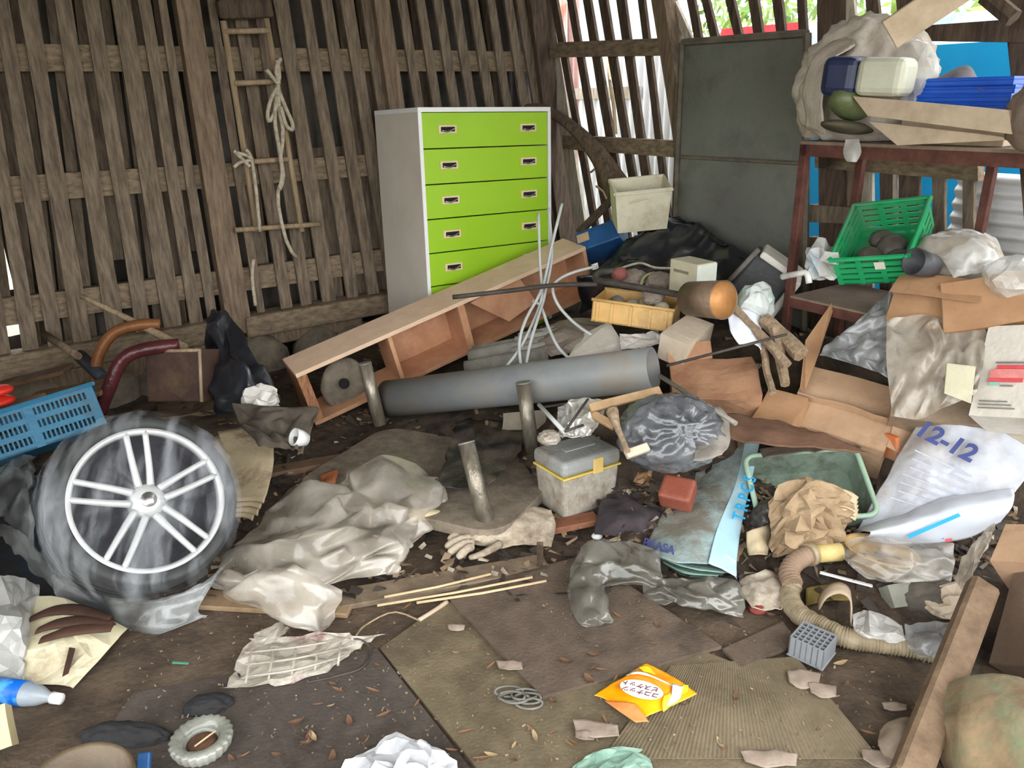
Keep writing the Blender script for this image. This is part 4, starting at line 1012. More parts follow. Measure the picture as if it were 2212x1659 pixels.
tag(MB().lathe([(.001, 0), (.04, .0), (.05, .1), (.046, .1), (.036, .01), (.001, .01)], FR(D(2015, 575, 2.778), 0, -75, 20), 20).build('dark_cup', mat('slate_plastic', RGB(58, 58, 60), RGB(80, 80, 82), rough=.5)), 'dark grey plastic cup among the clear bags', 'cup')
tag(facets(pd([[(2000, 520, 2.912), (2080, 500, 2.934), (2150, 510, 2.912)], [(2030, 555, 2.778), (2110, 530, 2.755), (2172, 570, 2.800)], [(2060, 600, 2.710), (2120, 590, 2.688), (2160, 595, 2.710)]]), 8, 9, 0.024, 1710).build('white_film', M_FILMW, soft=1, thick=.002), 'pale plastic film with faint pink print over dusty bag', 'plastic')
card((D(1912, 690, 2.851), D(2072, 715, 2.683), D(1925, 570, 2.907)), (.29, .3, .19), 'open brown carton below the dusty clear bag', M_CARD, .012, 22, ('top',), flaps=(((0, -.004, .19), (.29, 0, 0), (0, -.055, -.1)),))
card((D(2040, 715, 2.700), D(2220, 690, 2.531), D(2040, 605, 2.723)), (.29, .26, .17), 'brown carton with torn front at the right under rack', M_CARD, .012, 23, ('top',))
tag(blob(FR(D(2190, 600, 2.599), 0, 0, 0), (.07, .07, .06), 83, .26, 1.6, 3, smooth=False).build('white_bag', M_FILMW), 'small white bag at the right edge on the torn carton', 'bag')
tag(facets(pd([[(1920, 635, 3.001), (1955, 600, 3.038), (2010, 610, 3.001)], [(1860, 690, 2.902), (1930, 680, 2.852), (2000, 690, 2.852)], [(1790, 740, 2.926), (1880, 740, 2.827), (1950, 760, 2.790)], [(1770, 770, 2.902), (1850, 790, 2.815), (1930, 820, 2.728)]]), 12, 10, 0.03, 2110).build('grey_bag_sheet', M_GREYFILM, soft=1, thick=.002), 'shiny grey plastic sheet sliding down beside tan carton', 'plastic')
card((D(1925, 900, 2.750), D(2110, 920, 2.625), D(1935, 705, 2.875)), (.31, .22, .33), 'carton wrapped in dusty brown plastic left of red-labelled carton', mat('dusty_brown_card', RGB(132, 112, 92), RGB(160, 140, 118), rough=.5, dirt=RGB(100, 80, 64), dirt_amt=.35), .016, 25)
tag(facets(pd([[(1915, 690, 2.775), (2000, 680, 2.750), (2060, 695, 2.712), (2135, 690, 2.650)], [(1915, 790, 2.688), (2000, 780, 2.650), (2060, 790, 2.625), (2125, 780, 2.575)], [(1930, 900, 2.625), (1990, 905, 2.575), (2040, 880, 2.562), (2110, 850, 2.537)]]), 10, 12, 0.02, 1752).build('dusty_wrap', M_CLEARD, soft=1, thick=.002), 'dusty clear wrap pulled over the brown carton', 'plastic')
tag(MB().slab([D(2046, 785, 2.558), D(2108, 792, 2.507), D(2098, 872, 2.482), D(2040, 850, 2.533)], Vector((0, 1, 0)), .004).build('blank_card', M_BCARD), 'blank beige card patch in front of the wrapped carton', 'card')
T = F3(D(2092, 898, 2.548), D(2230, 905, 2.392), D(2118, 700, 2.639))
rc = thing('white_carton', 'dirty white carton with red printed label at right edge', 'carton', T @ Vector((.08, .06, 0)))
crumple_box(T, (.26, .15, .33), 6, .005, 7, 9).build('carton_body', M_WCARD, rc)
M_REDP = mat('red_print', RGB(206, 66, 74), RGB(222, 100, 104), rough=.7, bump=0)
M_GRAYP = mat('grey_print', RGB(120, 116, 108), RGB(140, 136, 128), rough=.7, bump=0)
M_TEALP = mat('teal_print', RGB(120, 190, 170), RGB(140, 200, 182), rough=.7, bump=0)
def decal(T, x, z, w, h, m, root, name='print', y=-.009):
    x, z, w, h = x * 1.3, z * 1.3, w * 1.3, h * 1.3
    return MB().box(T @ Matrix.Translation((x, y, z)), (w, .002, h)).build(name, m, root)
decal(T, .045, .128, .075, .01, M_REDP, rc); decal(T, .03, .092, .08, .01, M_REDP, rc); decal(T, .032, .103, .085, .024, mat('pink_print', RGB(226, 150, 142), RGB(216, 120, 116), scale=40, bump=0), rc, y=-.0085)
decal(T, .04, .143, .08, .004, M_GRAYP, rc); decal(T, .035, .083, .02, .008, M_TEALP, rc); decal(T, .06, .08, .03, .004, M_GRAYP, rc)
for i in range(3): decal(T, .02, .02 + .009 * i, .085 - .01 * i, .003, M_GRAYP, rc)
# ================================================================ FOREGROUND AND RIGHT-HAND JUNK
def text(s, T, size, m, parent, name='lettering', shear=0.0, bold=0.0):
    c = bpy.data.curves.new(name, 'FONT')
    c.body = s
    c.size = size
    c.align_x, c.align_y = 'CENTER', 'CENTER'
    c.extrude = .0006
    c.shear = shear
    c.offset = bold
    c.materials.append(m)
    tmp = bpy.data.objects.new(name, c)
    COL.objects.link(tmp)
    me = bpy.data.meshes.new_from_object(tmp.evaluated_get(bpy.context.evaluated_depsgraph_get()))
    bpy.data.objects.remove(tmp)
    o = bpy.data.objects.new(name, me)
    COL.objects.link(o)
    o.parent = parent
    o.matrix_local = Matrix.Translation(-Vector(parent['_org'])) @ T
    return o
M_PRINTB = mat('blue_print', RGB(44, 160, 216), RGB(54, 172, 224), rough=.7, bump=0)
M_PRINTN = mat('navy_print', RGB(52, 60, 112), RGB(64, 72, 124), rough=.7, bump=0)

# ---- boards on the floor
M_PLYD = mat('dirty_plywood', RGB(84, 70, 58), RGB(108, 92, 78), scale=6, rough=.85, dirt=RGB(66, 54, 44), dirt_amt=.35, dirt_scale=4, bump=.35, bscale=90)
M_PLYO = mat('olive_plywood', RGB(92, 80, 60), RGB(122, 108, 84), scale=4, rough=.85, dirt=RGB(70, 58, 44), dirt_amt=.4, dirt_scale=3, bump=.35, bscale=90)
M_PLYG = mat('dark_grey_board', RGB(66, 58, 52), RGB(90, 80, 72), scale=5, rough=.85, dirt=RGB(52, 42, 34), dirt_amt=.5, dirt_scale=3, bump=.35, bscale=90)
UPV = Vector((0, 0, 1))
def floorboard(p, th, m, lab, name='floor_board', z=.001):
    return tag(MB().slab([G(x, y, z) for x, y in p], UPV, th).build(name, m), lab, 'board')
floorboard([(822, 1405), (965, 1303), (1300, 1330), (1620, 1450), (2000, 1740), (1090, 1740)], .010, M_PLYO, 'olive-brown plywood sheet on the floor under orange packet')
floorboard([(290, 1500), (815, 1405), (1075, 1740), (120, 1740)], .008, M_PLYG, 'dark grey plywood sheet beside the glass ashtray')
floorboard([(962, 1288), (1172, 1512), (1558, 1402), (1260, 1205)], .012, M_PLYD, 'brown square plywood panel lying on the floor', z=.012)
floorboard([(1560, 1407), (1690, 1348), (1725, 1395), (1600, 1447)], .010, M_PLYD, 'small dark plywood offcut left of the grey rack block', z=.006)
rows = []
q00, q01, q10, q11 = G(1450, 1440, .012), G(1720, 1420, .012), G(1300, 1640, .012), G(1900, 1640, .012)
for i in range(241):
    u = i / 240
    a, b = q00.lerp(q01, u), q10.lerp(q11, u)
    rows.append([a.lerp(b, v / 6) + UPV * (.002 + .0006 * math.sin(i * 2 * math.pi / 4.0 + .4)) for v in range(7)])
tag(MB().grid(rows, smooth=False).build('ribbed_mat', mat('ribbed_mat', RGB(92, 80, 60), RGB(126, 112, 88), rough=.75, scale=4), thick=.003), 'worn ribbed mat on the floor below the orange packet', 'mat')
tag(MB().tube(spline([G(905, 1340, .012), G(940, 1318, .012), G(966, 1300, .014)], 8), .008, 6).build('pale_batten', M_PLY), 'pale thin batten along the plywood edge', 'batten')
tag(MB().tube(spline([G(770, 1372, .03), G(790, 1350, .012), G(850, 1322, .012), G(905, 1340, .012)], 10), .003, 6).build('bent_wire', M_LADDER), 'thin bent tan wire at the plywood edge', 'wire')
tag(plank(G(735, 1302, .004), G(1180, 1222, .004), .10, .02).build('plank', wood('grey_plank', RGB(104, 88, 72), RGB(136, 118, 98), stretch=(1, 1, 1), scale=12)), 'grey weathered plank behind the square plywood panel', 'plank')
tag(plank(G(440, 1300, .004), G(760, 1318, .004), .09, .018).build('plank', wood('tan_plank', RGB(120, 98, 72), RGB(150, 126, 98), stretch=(1, 1, 1), scale=12)), 'tan plank half hidden under the milky plastic sheet', 'plank')
for i, (a, b) in enumerate((((815, 1308), (1150, 1247)), ((830, 1290), (1060, 1240)), ((900, 1302), (1180, 1255)))):
    tag(MB().tube([G(*a, .03), G((a[0] + b[0]) / 2, (a[1] + b[1]) / 2 + 3, .03), G(*b, .03)], .005, 5).build('cane', MATS['straw']), ['long straw-coloured cane along the front of the grey plank', 'straw-coloured cane lying on the grey plank', 'short straw-coloured cane nearest the plywood panel'][i], 'cane', 'canes by the grey plank')
tag(plank(G(575, 1030, .03), G(740, 1000, .03), .08, .03).build('board', wood('brown_board9', RGB(98, 76, 58), RGB(124, 100, 80), stretch=(1, 1, 1))), 'short brown board beside the upturned table', 'board')
tag(plank(G(1170, 1150, .03), G(1290, 1125, .03), .07, .025).build('board', wood('red_brown_board', RGB(112, 70, 50), RGB(140, 94, 70), stretch=(1, 1, 1))), 'reddish brown board under the grey cooler', 'board')
tag(MB().box(F3(G(1160, 1225, .02), G(1176, 1225, .02), D(1168, 1115, 2.38)), (.022, .012, .17), .002).build('upright_lath', M_SLATD), 'small dark lath standing upright before the gloves', 'lath')

# ---- car wheel wrapped in plastic
M_TYRE = mat('tyre_rubber', RGB(34, 35, 35), RGB(54, 55, 54), rough=.6, scale=12, bump=.2)
M_ALLOY = mat('alloy_silver', RGB(186, 186, 184), RGB(204, 204, 202), rough=.35, metal=.25, bump=.05)
M_BARREL = mat('wheel_barrel', RGB(56, 54, 60), RGB(84, 82, 88), rough=.4, metal=.4)
wc = D(322, 1078, 2.42)
vd = (CO - wc).normalized()
sidev = vd.cross(UPV).normalized()           # towards the right of the picture is -sidev
ax = (vd + (-sidev) * -.30 * -1.0 + UPV * .22).normalized()
zx = ax
xx = (UPV - zx * UPV.dot(zx)).normalized()
yx = zx.cross(xx)
WM = Matrix(((xx.x, yx.x, zx.x, wc.x), (xx.y, yx.y, zx.y, wc.y), (xx.z, yx.z, zx.z, wc.z), (0, 0, 0, 1)))
wh = thing('car_wheel', 'alloy car wheel with tyre wrapped in clear plastic', 'wheel', (wc.x, wc.y, 0))
RT, RRm, TW = .282, .232, .20
MB().lathe([(RRm - .004, -.012), (RRm + .006, .004), (RRm + .03, .012), (RT - .014, .0), (RT - .002, -.022), (RT, -.05), (RT, -TW + .03), (RT - .006, -TW), (RRm + .02, -TW - .015), (RRm - .004, -TW + .01)], WM, 72, closed=True).build('tyre', M_TYRE, wh)
for k in range(3):
    zt = -.06 - .045 * k
    MB().lathe([(RT + .0008, zt), (RT + .0008, zt - .008), (RT - .002, zt - .004)], WM, 60, closed=True).build('tread_groove', M_HOLE, wh)
MB().lathe([(RRm, .0), (RRm, .006), (RRm - .014, .004), (RRm - .020, -.016), (RRm - .008, -.02)], WM, 72, closed=True).build('rim', M_ALLOY, wh)
MB().lathe([(RRm - .012, -.012), (RRm - .03, -.06), (RRm - .035, -.16), (.001, -.165)], WM, 48).build('barrel', M_BARREL, wh)
MB().lathe([(.001, -.002), (.03, -.002), (.05, -.012), (.06, -.035), (.001, -.035)], WM, 32).build('hub', M_ALLOY, wh)
MB().lathe([(.001, .003), (.022, .002), (.027, -.006)], WM, 24).build('hub_cap', M_CHROME, wh)
for k in range(5):
    a0 = math.radians(-11 + 72 * k)
    for sgn in (-1, 1):
        ao, ai = a0 + sgn * .13, a0 + sgn * .36
        po = WM @ Vector((math.cos(ao) * (RRm - .008), math.sin(ao) * (RRm - .008), -.004))
        pm = WM @ Vector((math.cos(a0 + sgn * .20) * .12, math.sin(a0 + sgn * .20) * .12, -.012))
        pi = WM @ Vector((math.cos(ai) * .05, math.sin(ai) * .05, -.02))
        MB().tube(spline([pi, pm, po], 8), [.013, .0125, .012, .0115, .011, .0105, .010, .010, .010], 8).build('spoke', M_ALLOY, wh)
M_WRAP = mat('wheel_wrap', RGB(170, 174, 178), RGB(214, 216, 220), rough=.1, spec=1.0, film=.76, filmv=.22, fscale=2.6, flo=.46, fhi=.8, bump=1.0, bscale=7, stretch=(7, 1.2, 1.2), mrot=(0, .9, 0))  # streaked opacity stands in for glints on the film
rows = []
for i, (r, z) in enumerate(((.004, .022), (.06, .022), (.12, .021), (.18, .02), (.225, .02), (.262, .02), (.284, .008), (.298, -.03), (.302, -.09), (.304, -.15), (.296, -.20))):
    row = []
    for k in range(121):
        a = 2 * math.pi * k / 120
        wob = .007 * min(1, r / .1) * ridged(Vector((math.cos(a) * 2.2, math.sin(a) * 2.2, i * .22)) * 2.0, 3)
        row.append(WM @ Vector((math.cos(a) * (r + max(wob, -.004) * (1 if r > .27 else 0)), math.sin(a) * (r + max(wob, -.004) * (1 if r > .27 else 0)), z + (max(0, wob) if r < .27 else 0))))
    rows.append(row)
MB().grid(rows).build('plastic_wrap', M_WRAP, wh)
sheet([[WM @ Vector((-.1, .30, -.06)), WM @ Vector((-.20, .22, -.05)), WM @ Vector((-.28, .09, -.05)), WM @ Vector((-.30, -.06, -.04)), WM @ Vector((-.26, -.18, -.04))],
       [G(60, 1150, .12), G(120, 1230, .08), G(230, 1300, .05), G(330, 1340, .04), G(430, 1310, .04)],
       [G(-40, 1120, .05), G(60, 1240, .015), G(200, 1330, .01), G(340, 1362, .008), G(450, 1330, .01)]], 20, 44, .014, 9, 5).build('wrap_skirt', mat('wrap_skirt', RGB(120, 122, 120), RGB(180, 182, 180), rough=.12, spec=1.0, film=.62, filmv=.3, bump=.8, bscale=9), wh)
sheet([[WM @ Vector((.2, .24, -.03)), WM @ Vector((.05, .3, -.03)), WM @ Vector((-.08, .31, -.05))], [G(70, 985, .3), G(50, 1050, .26), G(20, 1120, .16)], [G(10, 1010, .2), G(0, 1070, .16), G(-30, 1130, .08)]], 16, 18, .02, 9, 7).build('wrap_tail', MATS['wrap_skirt'], wh)

tag(sheet(px([[(-60, 1010, .1), (60, 1020, .12), (160, 1080, .06)], [(-60, 1120, .06), (60, 1130, .07), (170, 1200, .02)], [(-60, 1230, .02), (100, 1260, .02), (240, 1320, .01)], [(-60, 1250, .004), (160, 1320, .004), (330, 1368, .004)]]), 30, 30, .012, 8, 15, floor=.0).build('black_film', M_BAGBLACK, thick=.002), 'black plastic film spread on the floor beside the wheel', 'plastic')
# ---- old papers behind the wheel
M_OLDP = mat('yellowed_paper', RGB(176, 156, 124), RGB(206, 188, 156), rough=.9, scale=6, dirt=RGB(120, 98, 72), dirt_amt=.3, dirt_scale=5)
for i in range(4):
    dz = .018 * i
    tag(sheet([[p + Vector((.012 * i, .01 * i, dz)) for p in r] for r in px([[(455, 968, .15), (520, 955, .16), (572, 962, .16)], [(470, 1040, .1), (530, 1030, .12), (570, 1045, .1)], [(490, 1120, .05), (530, 1120, .05), (548, 1125, .05)]])], 12, 10, .006, 8, i, ragged=.006).build('old_newspaper', M_OLDP, thick=.008),
        ['lowest yellowed newspaper behind the wheel', 'second yellowed newspaper of the pile behind the wheel', 'third yellowed newspaper of the pile behind the wheel', 'topmost yellowed newspaper behind the wheel'][i], 'newspaper', 'old newspapers behind the wheel')

# ---- big milky plastic sheet
M_MILKF = mat('milky_bubble_film', RGB(180, 168, 151), RGB(206, 197, 184), rough=.14, spec=1.0, film=.46, filmv=.2, bump=.3, bscale=14, scale=4)
mk = thing('plastic_sheet', 'big crumpled milky plastic sheet right of the wheel', 'plastic', G(680, 1250, 0))
facets(px([[(610, 1068, .10), (680, 1045, .15), (745, 1050, .14), (760, 1010, .16), (850, 985, .18), (925, 1030, .12), (945, 1080, .06)],
          [(562, 1130, .08), (650, 1105, .18), (730, 1095, .20), (800, 1075, .16), (880, 1070, .18), (945, 1085, .12), (952, 1110, .04)],
          [(515, 1175, .06), (600, 1165, .14), (700, 1150, .19), (790, 1140, .13), (850, 1140, .14), (885, 1150, .08), (880, 1178, .03)],
          [(470, 1225, .04), (560, 1225, .12), (650, 1215, .17), (750, 1205, .14), (820, 1195, .10), (850, 1210, .05), (850, 1240, .015)],
          [(462, 1275, .02), (560, 1275, .09), (640, 1270, .12), (700, 1265, .10), (770, 1250, .08), (830, 1245, .04), (878, 1238, .02)]]), 11, 13, 0.055, 59, fine=0.06).build('sheet_body', M_MILKF, mk, soft=2, thick=.002)
facets(px([[(500, 1255, .06), (580, 1225, .16), (660, 1240, .15), (740, 1275, .08)], [(480, 1285, .03), (570, 1285, .10), (660, 1290, .10), (735, 1300, .05)], [(560, 1315, .02), (625, 1335, .05), (675, 1360, .03), (722, 1330, .02)], [(640, 1345, .01), (660, 1360, .015), (690, 1366, .012), (712, 1352, .01)]]), 7, 7, 0.03, 50, fine=0.06).build('sheet_fold', M_MILKF, mk, soft=1, thick=.002)
# netted bag below it
M_NET = mat('pale_net', RGB(176, 166, 150), RGB(206, 198, 184), rough=.7, film=.25, dirt=RGB(120, 78, 74), dirt_amt=.35, dirt_scale=8)
nb = thing('net_bag', 'limp pale net bag with reddish print on the floor', 'bag', G(640, 1460, 0))
facets(px([[(545, 1375, .02), (620, 1372, .05), (700, 1362, .06), (770, 1372, .03), (838, 1365, .02)], [(510, 1440, .012), (600, 1430, .035), (690, 1415, .04), (750, 1400, .03), (790, 1385, .012)], [(480, 1490, .012), (570, 1483, .015), (660, 1465, .016), (720, 1440, .012), (760, 1400, .012)]]), 8, 12, 0.014, 1498, ragged=0.014).build('net_body', M_NET, nb, thick=.002)
for i in range(5):
    a, b = (545 + 48 * i, 1395 - 3 * i, .035), (530 + 50 * i, 1478 - 10 * i, .03)
    MB().tube(spline([G(*a), G((a[0] + b[0]) / 2, (a[1] + b[1]) / 2, .055), G(*b)], 8), .004, 5).build('net_strand', M_MILKF, nb)
for i in range(3):
    MB().tube(spline([G(530, 1410 + 26 * i, .03), G(640, 1398 + 24 * i, .062), G(745, 1380 + 18 * i, .035)], 12), .004, 5).build('net_strand', M_MILKF, nb)
tag(facets(px([[(545, 1370, .03), (585, 1352, .06), (625, 1340, .02)], [(560, 1400, .02), (590, 1385, .05), (625, 1365, .02)]]), 4, 5, 0.02, 1696).build('pale_scrap', M_MILKF, thick=.002), 'small crumpled pale scrap above the net bag', 'plastic')
tag(MB().tube(spline([G(735, 1395, .02), G(770, 1380, .03), G(800, 1400, .012), G(785, 1440, .012), G(730, 1460, .012), G(660, 1475, .012)], 20), .003, 5).build('dark_string', M_BLACKROD), 'thin dark cord curling beside the net bag', 'string')

# ---- left edge
M_WPL = mat('white_poly', RGB(166, 164, 158), RGB(190, 188, 184), rough=.35, film=.2, bump=.2, bscale=20)
tag(facets(px([[(-60, 1245, .1), (20, 1245, .12), (86, 1262, .06)], [(-60, 1340, .1), (30, 1330, .12), (72, 1340, .05)], [(-60, 1430, .06), (30, 1420, .06), (58, 1425, .03)], [(-60, 1500, .02), (20, 1490, .02), (50, 1480, .02)]]), 9, 7, 0.02, 1823).build('white_sheet', M_WPL, thick=.002), 'white plastic sheet hanging in at the left edge', 'plastic')
M_CREAMP = mat('cream_paper', RGB(206, 194, 158), RGB(222, 212, 182), rough=.7, scale=3, dirt=RGB(170, 150, 116), dirt_amt=.25)
tag(facets(px([[(60, 1290, .06), (130, 1290, .07), (190, 1315, .05), (275, 1358, .02)], [(50, 1380, .05), (120, 1370, .06), (180, 1370, .05), (250, 1385, .02)], [(40, 1450, .03), (100, 1445, .03), (160, 1440, .03), (215, 1425, .015)], [(30, 1475, .015), (80, 1478, .015), (130, 1480, .01), (158, 1486, .006)]]), 7, 8, 0.008, 1695).build('paper_sack', M_CREAMP, thick=.003), 'cream paper sack with brown stains below the wheel', 'paper')
M_BROWNSTAIN = mat('dark_brown_stain', RGB(52, 32, 22), RGB(74, 48, 34), rough=.8)
br = thing('brown_stain', 'dark brown stain with finger-like strips on cream paper', 'rag', G(160, 1350, .05))  # stain on the paper, modelled as thin raised strips
for i, p in enumerate(([(66, 1338), (110, 1320), (170, 1318), (240, 1340)], [(82, 1362), (120, 1348), (180, 1342), (245, 1350)], [(90, 1382), (140, 1366), (190, 1358), (245, 1356)])):
    c = spline([G(x, y, .075) for x, y in p], 14)
    MB().grid([[q + Vector((0, 1, 0)) * (.018 + .008 * math.sin(math.pi * k / 14)) * (j - 2) / 2 + UPV * (.006 - .0015 * (j - 2) ** 2) for j in range(5)] for k, q in enumerate(c)]).build('stain_finger', M_BROWNSTAIN, br, thick=.004)
tag(MB().slab([G(150, 1400, .052), G(163, 1402, .052), G(148, 1455, .038), G(135, 1462, .034)], UPV, .003).build('stain_strip', M_BROWNSTAIN), 'narrow dark brown strip on the cream paper sack', 'rag')
# bottle
M_BLUELAB = mat('bottle_label', RGB(10, 98, 196), RGB(80, 160, 220), rough=.4, scale=20, lo=.45, hi=.6, bump=0)
M_PET = mat('clear_pet', RGB(200, 208, 212), rough=.06, spec=.8, film=.55, bump=.1)
pb = thing('water_bottle', 'clear plastic bottle with blue label and white cap', 'bottle', G(60, 1510, 0))
b0, b1 = G(-50, 1482, .034), G(132, 1510, .034)
T = F3(b0, b1, b0 + UPV) @ Matrix.Rotation(math.pi / 2, 4, 'Y')
Lb = (b1 - b0).length
k = Lb / .2
MB().lathe([(.001, 0), (.030, .002), (.033, .01), (.033, .125 * k), (.026, .15 * k), (.014, .17 * k), (.013, .182 * k)], T, 28).build('bottle_body', M_PET, pb)
MB().lathe([(.0336, .04 * k), (.0336, .118 * k)], T, 28).build('label', M_BLUELAB, pb, thick=.0006)
MB().lathe([(.001, .2 * k), (.015, .2 * k), (.016, .18 * k), (.001, .18 * k)], T, 20).build('cap', M_WHITE, pb)
tag(crumple_box(F3(G(-60, 1640, .02), G(40, 1605, .02), G(-60, 1640, .3)), (.1, .1, .085), 4, .006, 9, 3).build('tan_carton', mat('tan_wax_carton', RGB(176, 160, 120), RGB(196, 180, 142))), 'small tan carton at the left edge above the basin', 'carton')
cc = G(175, 1732, .05)
tag(MB().lathe([(.115, .04), (.122, .05), (.118, .056), (.108, .05), (.09, .0), (.001, .0), (.001, -.004), (.094, -.004)], FR(cc, 3, 4, 0), 40).build('brown_basin', mat('brown_basin', RGB(78, 64, 48), RGB(100, 84, 64), rough=.5)), 'brown plastic basin cut by the bottom edge', 'basin')
tag(MB().box(F3(G(300, 1665, .01), G(335, 1660, .01), G(300, 1665, .1)), (.03, .04, .02), .004).build('blue_scrap', M_BLUEBOX), 'small dark blue scrap beside the brown basin', 'scrap')
M_BLKRAG = mat('black_rag', RGB(28, 28, 30), RGB(48, 46, 46), rough=.8)
tag(blob(FR(G(270, 1590, .012), 0, 0, -4), (.10, .032, .03), 91, .18, 2, 4, flat=-.01).build('black_rag', M_BLKRAG), 'long black rag left of the glass ashtray', 'rag')
tag(blob(FR(G(450, 1525, .012), 0, 0, 10), (.055, .032, .025), 92, .18, 2, 4, flat=-.01).build('black_rag', M_BLKRAG), 'small black rag behind the glass ashtray', 'rag')
# ashtray: thick pressed glass with ridged rim
M_GLASS = mat('dull_glass', RGB(140, 140, 128), RGB(172, 172, 160), rough=.1, spec=1.0, film=.4, bump=.15, bscale=40)
at = thing('glass_ashtray', 'round ridged glass ashtray on the dark floor', 'ashtray', G(438, 1610, .01))
ac = G(438, 1612, .012)
vs, fs = [], []
prof = [(.066, .0), (.072, .012), (.076, .03), (.07, .036), (.05, .034), (.044, .02), (.04, .01), (.0, .01)]
seg = 96
rws = []
for kk in range(seg + 1):
    a = 2 * math.pi * kk / seg
    rws.append([ac + Vector((math.cos(a) * (r + (.003 * math.cos(a * 24) if r > .06 else 0)), math.sin(a) * (r + (.003 * math.cos(a * 24) if r > .06 else 0)), z)) for r, z in prof])
MB().grid(rws).build('glass_body', M_GLASS, at)
MB().lathe([(.001, .0), (.066, .0)], Matrix.Translation(ac), 40).build('glass_base', M_GLASS, at)
tag(MB().lathe([(.001, .0105), (.038, .0108), (.03, .016), (.001, .018)], Matrix.Translation(ac), 24).build('ash', mat('brown_ash', RGB(72, 48, 34), RGB(104, 72, 52), scale=60)), 'brown dirt lying inside the glass ashtray', 'dirt')
tag(MB().tube([ac + Vector((-.01, -.02, .02)), ac + Vector((.03, .02, .03))], .0025, 6).build('matchstick', MATS['straw']), 'pale matchstick lying inside the glass ashtray', 'matchstick')

# ---- bottom edge bags
tag(facets(px([[(740, 1660, .01), (790, 1625, .03), (845, 1590, .06), (890, 1592, .07), (940, 1625, .04), (985, 1665, .01)], [(740, 1700, .02), (800, 1670, .08), (860, 1650, .10), (905, 1655, .1), (950, 1680, .06), (1000, 1710, .02)], [(740, 1780, .01), (800, 1770, .05), (860, 1770, .06), (910, 1770, .06), (960, 1770, .04), (1000, 1780, .01)]]), 9, 11, 0.022, 2582).build('white_bag', mat('white_carrier', RGB(186, 186, 189), RGB(208, 208, 211), rough=.4, bump=.2), thick=.002), 'crumpled white carrier bag at the bottom edge', 'bag')
tag(facets(px([[(1235, 1665, .012), (1280, 1628, .03), (1340, 1615, .03), (1395, 1620, .012)], [(1230, 1720, .012), (1290, 1690, .04), (1350, 1680, .04), (1420, 1690, .012)]]), 6, 8, 0.014, 1568).build('green_bag', mat('sea_green_film', RGB(116, 148, 130), RGB(140, 168, 150), rough=.4), thick=.002), 'sea-green plastic bag at the bottom edge', 'bag')

# ---- orange biscuit packet
M_ORANGE = mat('orange_film', RGB(246, 146, 10), RGB(252, 172, 16), rough=.3, bump=.1, coat=.3)
M_YELLOWF = mat('yellow_film', RGB(252, 216, 12), RGB(250, 226, 40), rough=.3, bump=.1)
M_DULLO = mat('dull_orange_film', RGB(202, 124, 66), RGB(214, 138, 80), rough=.5)
M_SILVERF = mat('silver_film', RGB(206, 198, 190), RGB(228, 222, 216), rough=.25, bump=.1)
M_OVAL = mat('white_oval', RGB(228, 222, 226), RGB(240, 236, 240), rough=.4, bump=0)
M_REDTX = mat('dark_red_print', RGB(96, 36, 40), RGB(110, 44, 46), rough=.6, bump=0)
zb = .018
pk = thing('biscuit_packet', 'torn orange biscuit packet with white oval on the floor', 'packet', G(1395, 1500, .012))
def pz(x, y, h=0.0): return G(x, y, zb + h)
sheet([[pz(1283, 1502), pz(1330, 1474, .012), pz(1362, 1455, .014), pz(1394, 1434, .016)], [pz(1306, 1510, .002), pz(1352, 1492, .02), pz(1398, 1472, .024), pz(1432, 1452, .014)],
       [pz(1340, 1533, .006), pz(1388, 1512, .022), pz(1430, 1494, .022), pz(1466, 1472, .012)], [pz(1378, 1560, .002), pz(1412, 1542, .008), pz(1452, 1526, .006), pz(1506, 1500, .002)]], 24, 24, .003, 14, 5).build('packet_film', M_ORANGE, pk, thick=.001)
def patch(pts, m, name, lift=.02, n=8, am=.002):
    return sheet([[pz(x, y, h) for x, y, h in r] for r in pts], n, n, am, 14, 5).build(name, m, pk, thick=.0008)
patch([[(1305, 1513, .008), (1335, 1516, .014), (1372, 1520, .022)], [(1330, 1532, .008), (1362, 1535, .014), (1388, 1540, .018)], [(1374, 1562, .004), (1390, 1560, .006), (1402, 1560, .006)]], M_DULLO, 'torn_flap')
patch([[(1352, 1458, .026), (1385, 1452, .03), (1412, 1462, .03)], [(1364, 1450, .026), (1402, 1460, .032), (1446, 1478, .026)], [(1374, 1446, .024), (1420, 1462, .028), (1460, 1482, .022)]], M_SILVERF, 'silver_band')
patch([[(1452, 1478, .024), (1462, 1480, .024), (1476, 1484, .02)], [(1450, 1500, .024), (1462, 1502, .022), (1470, 1500, .018)], [(1440, 1526, .016), (1452, 1520, .014), (1466, 1510, .012)]], M_SILVERF, 'silver_band')
patch([[(1380, 1442, .024), (1398, 1440, .026), (1405, 1446, .026)], [(1390, 1452, .028), (1404, 1455, .03), (1416, 1458, .028)]], M_YELLOWF, 'yellow_band', n=6)
patch([[(1434, 1504, .026), (1443, 1500, .026), (1448, 1496, .026)], [(1430, 1520, .022), (1442, 1516, .02), (1448, 1510, .02)], [(1432, 1538, .012), (1440, 1533, .01), (1446, 1526, .012)]], M_YELLOWF, 'yellow_band', n=6)
patch([[(1468, 1488, .018), (1476, 1481, .018), (1486, 1481, .014)], [(1466, 1504, .014), (1476, 1500, .014), (1486, 1494, .012)]], M_YELLOWF, 'yellow_band', n=6)
oc = pz(1386, 1487, .036)
ux_ = (pz(1436, 1500, .03) - pz(1334, 1476, .034)).normalized()
nz_ = (UPV - ux_ * UPV.dot(ux_)).normalized()
ty_ = nz_.cross(ux_)
TO = Matrix(((ux_.x, ty_.x, nz_.x, oc.x), (ux_.y, ty_.y, nz_.y, oc.y), (ux_.z, ty_.z, nz_.z, oc.z), (0, 0, 0, 1)))
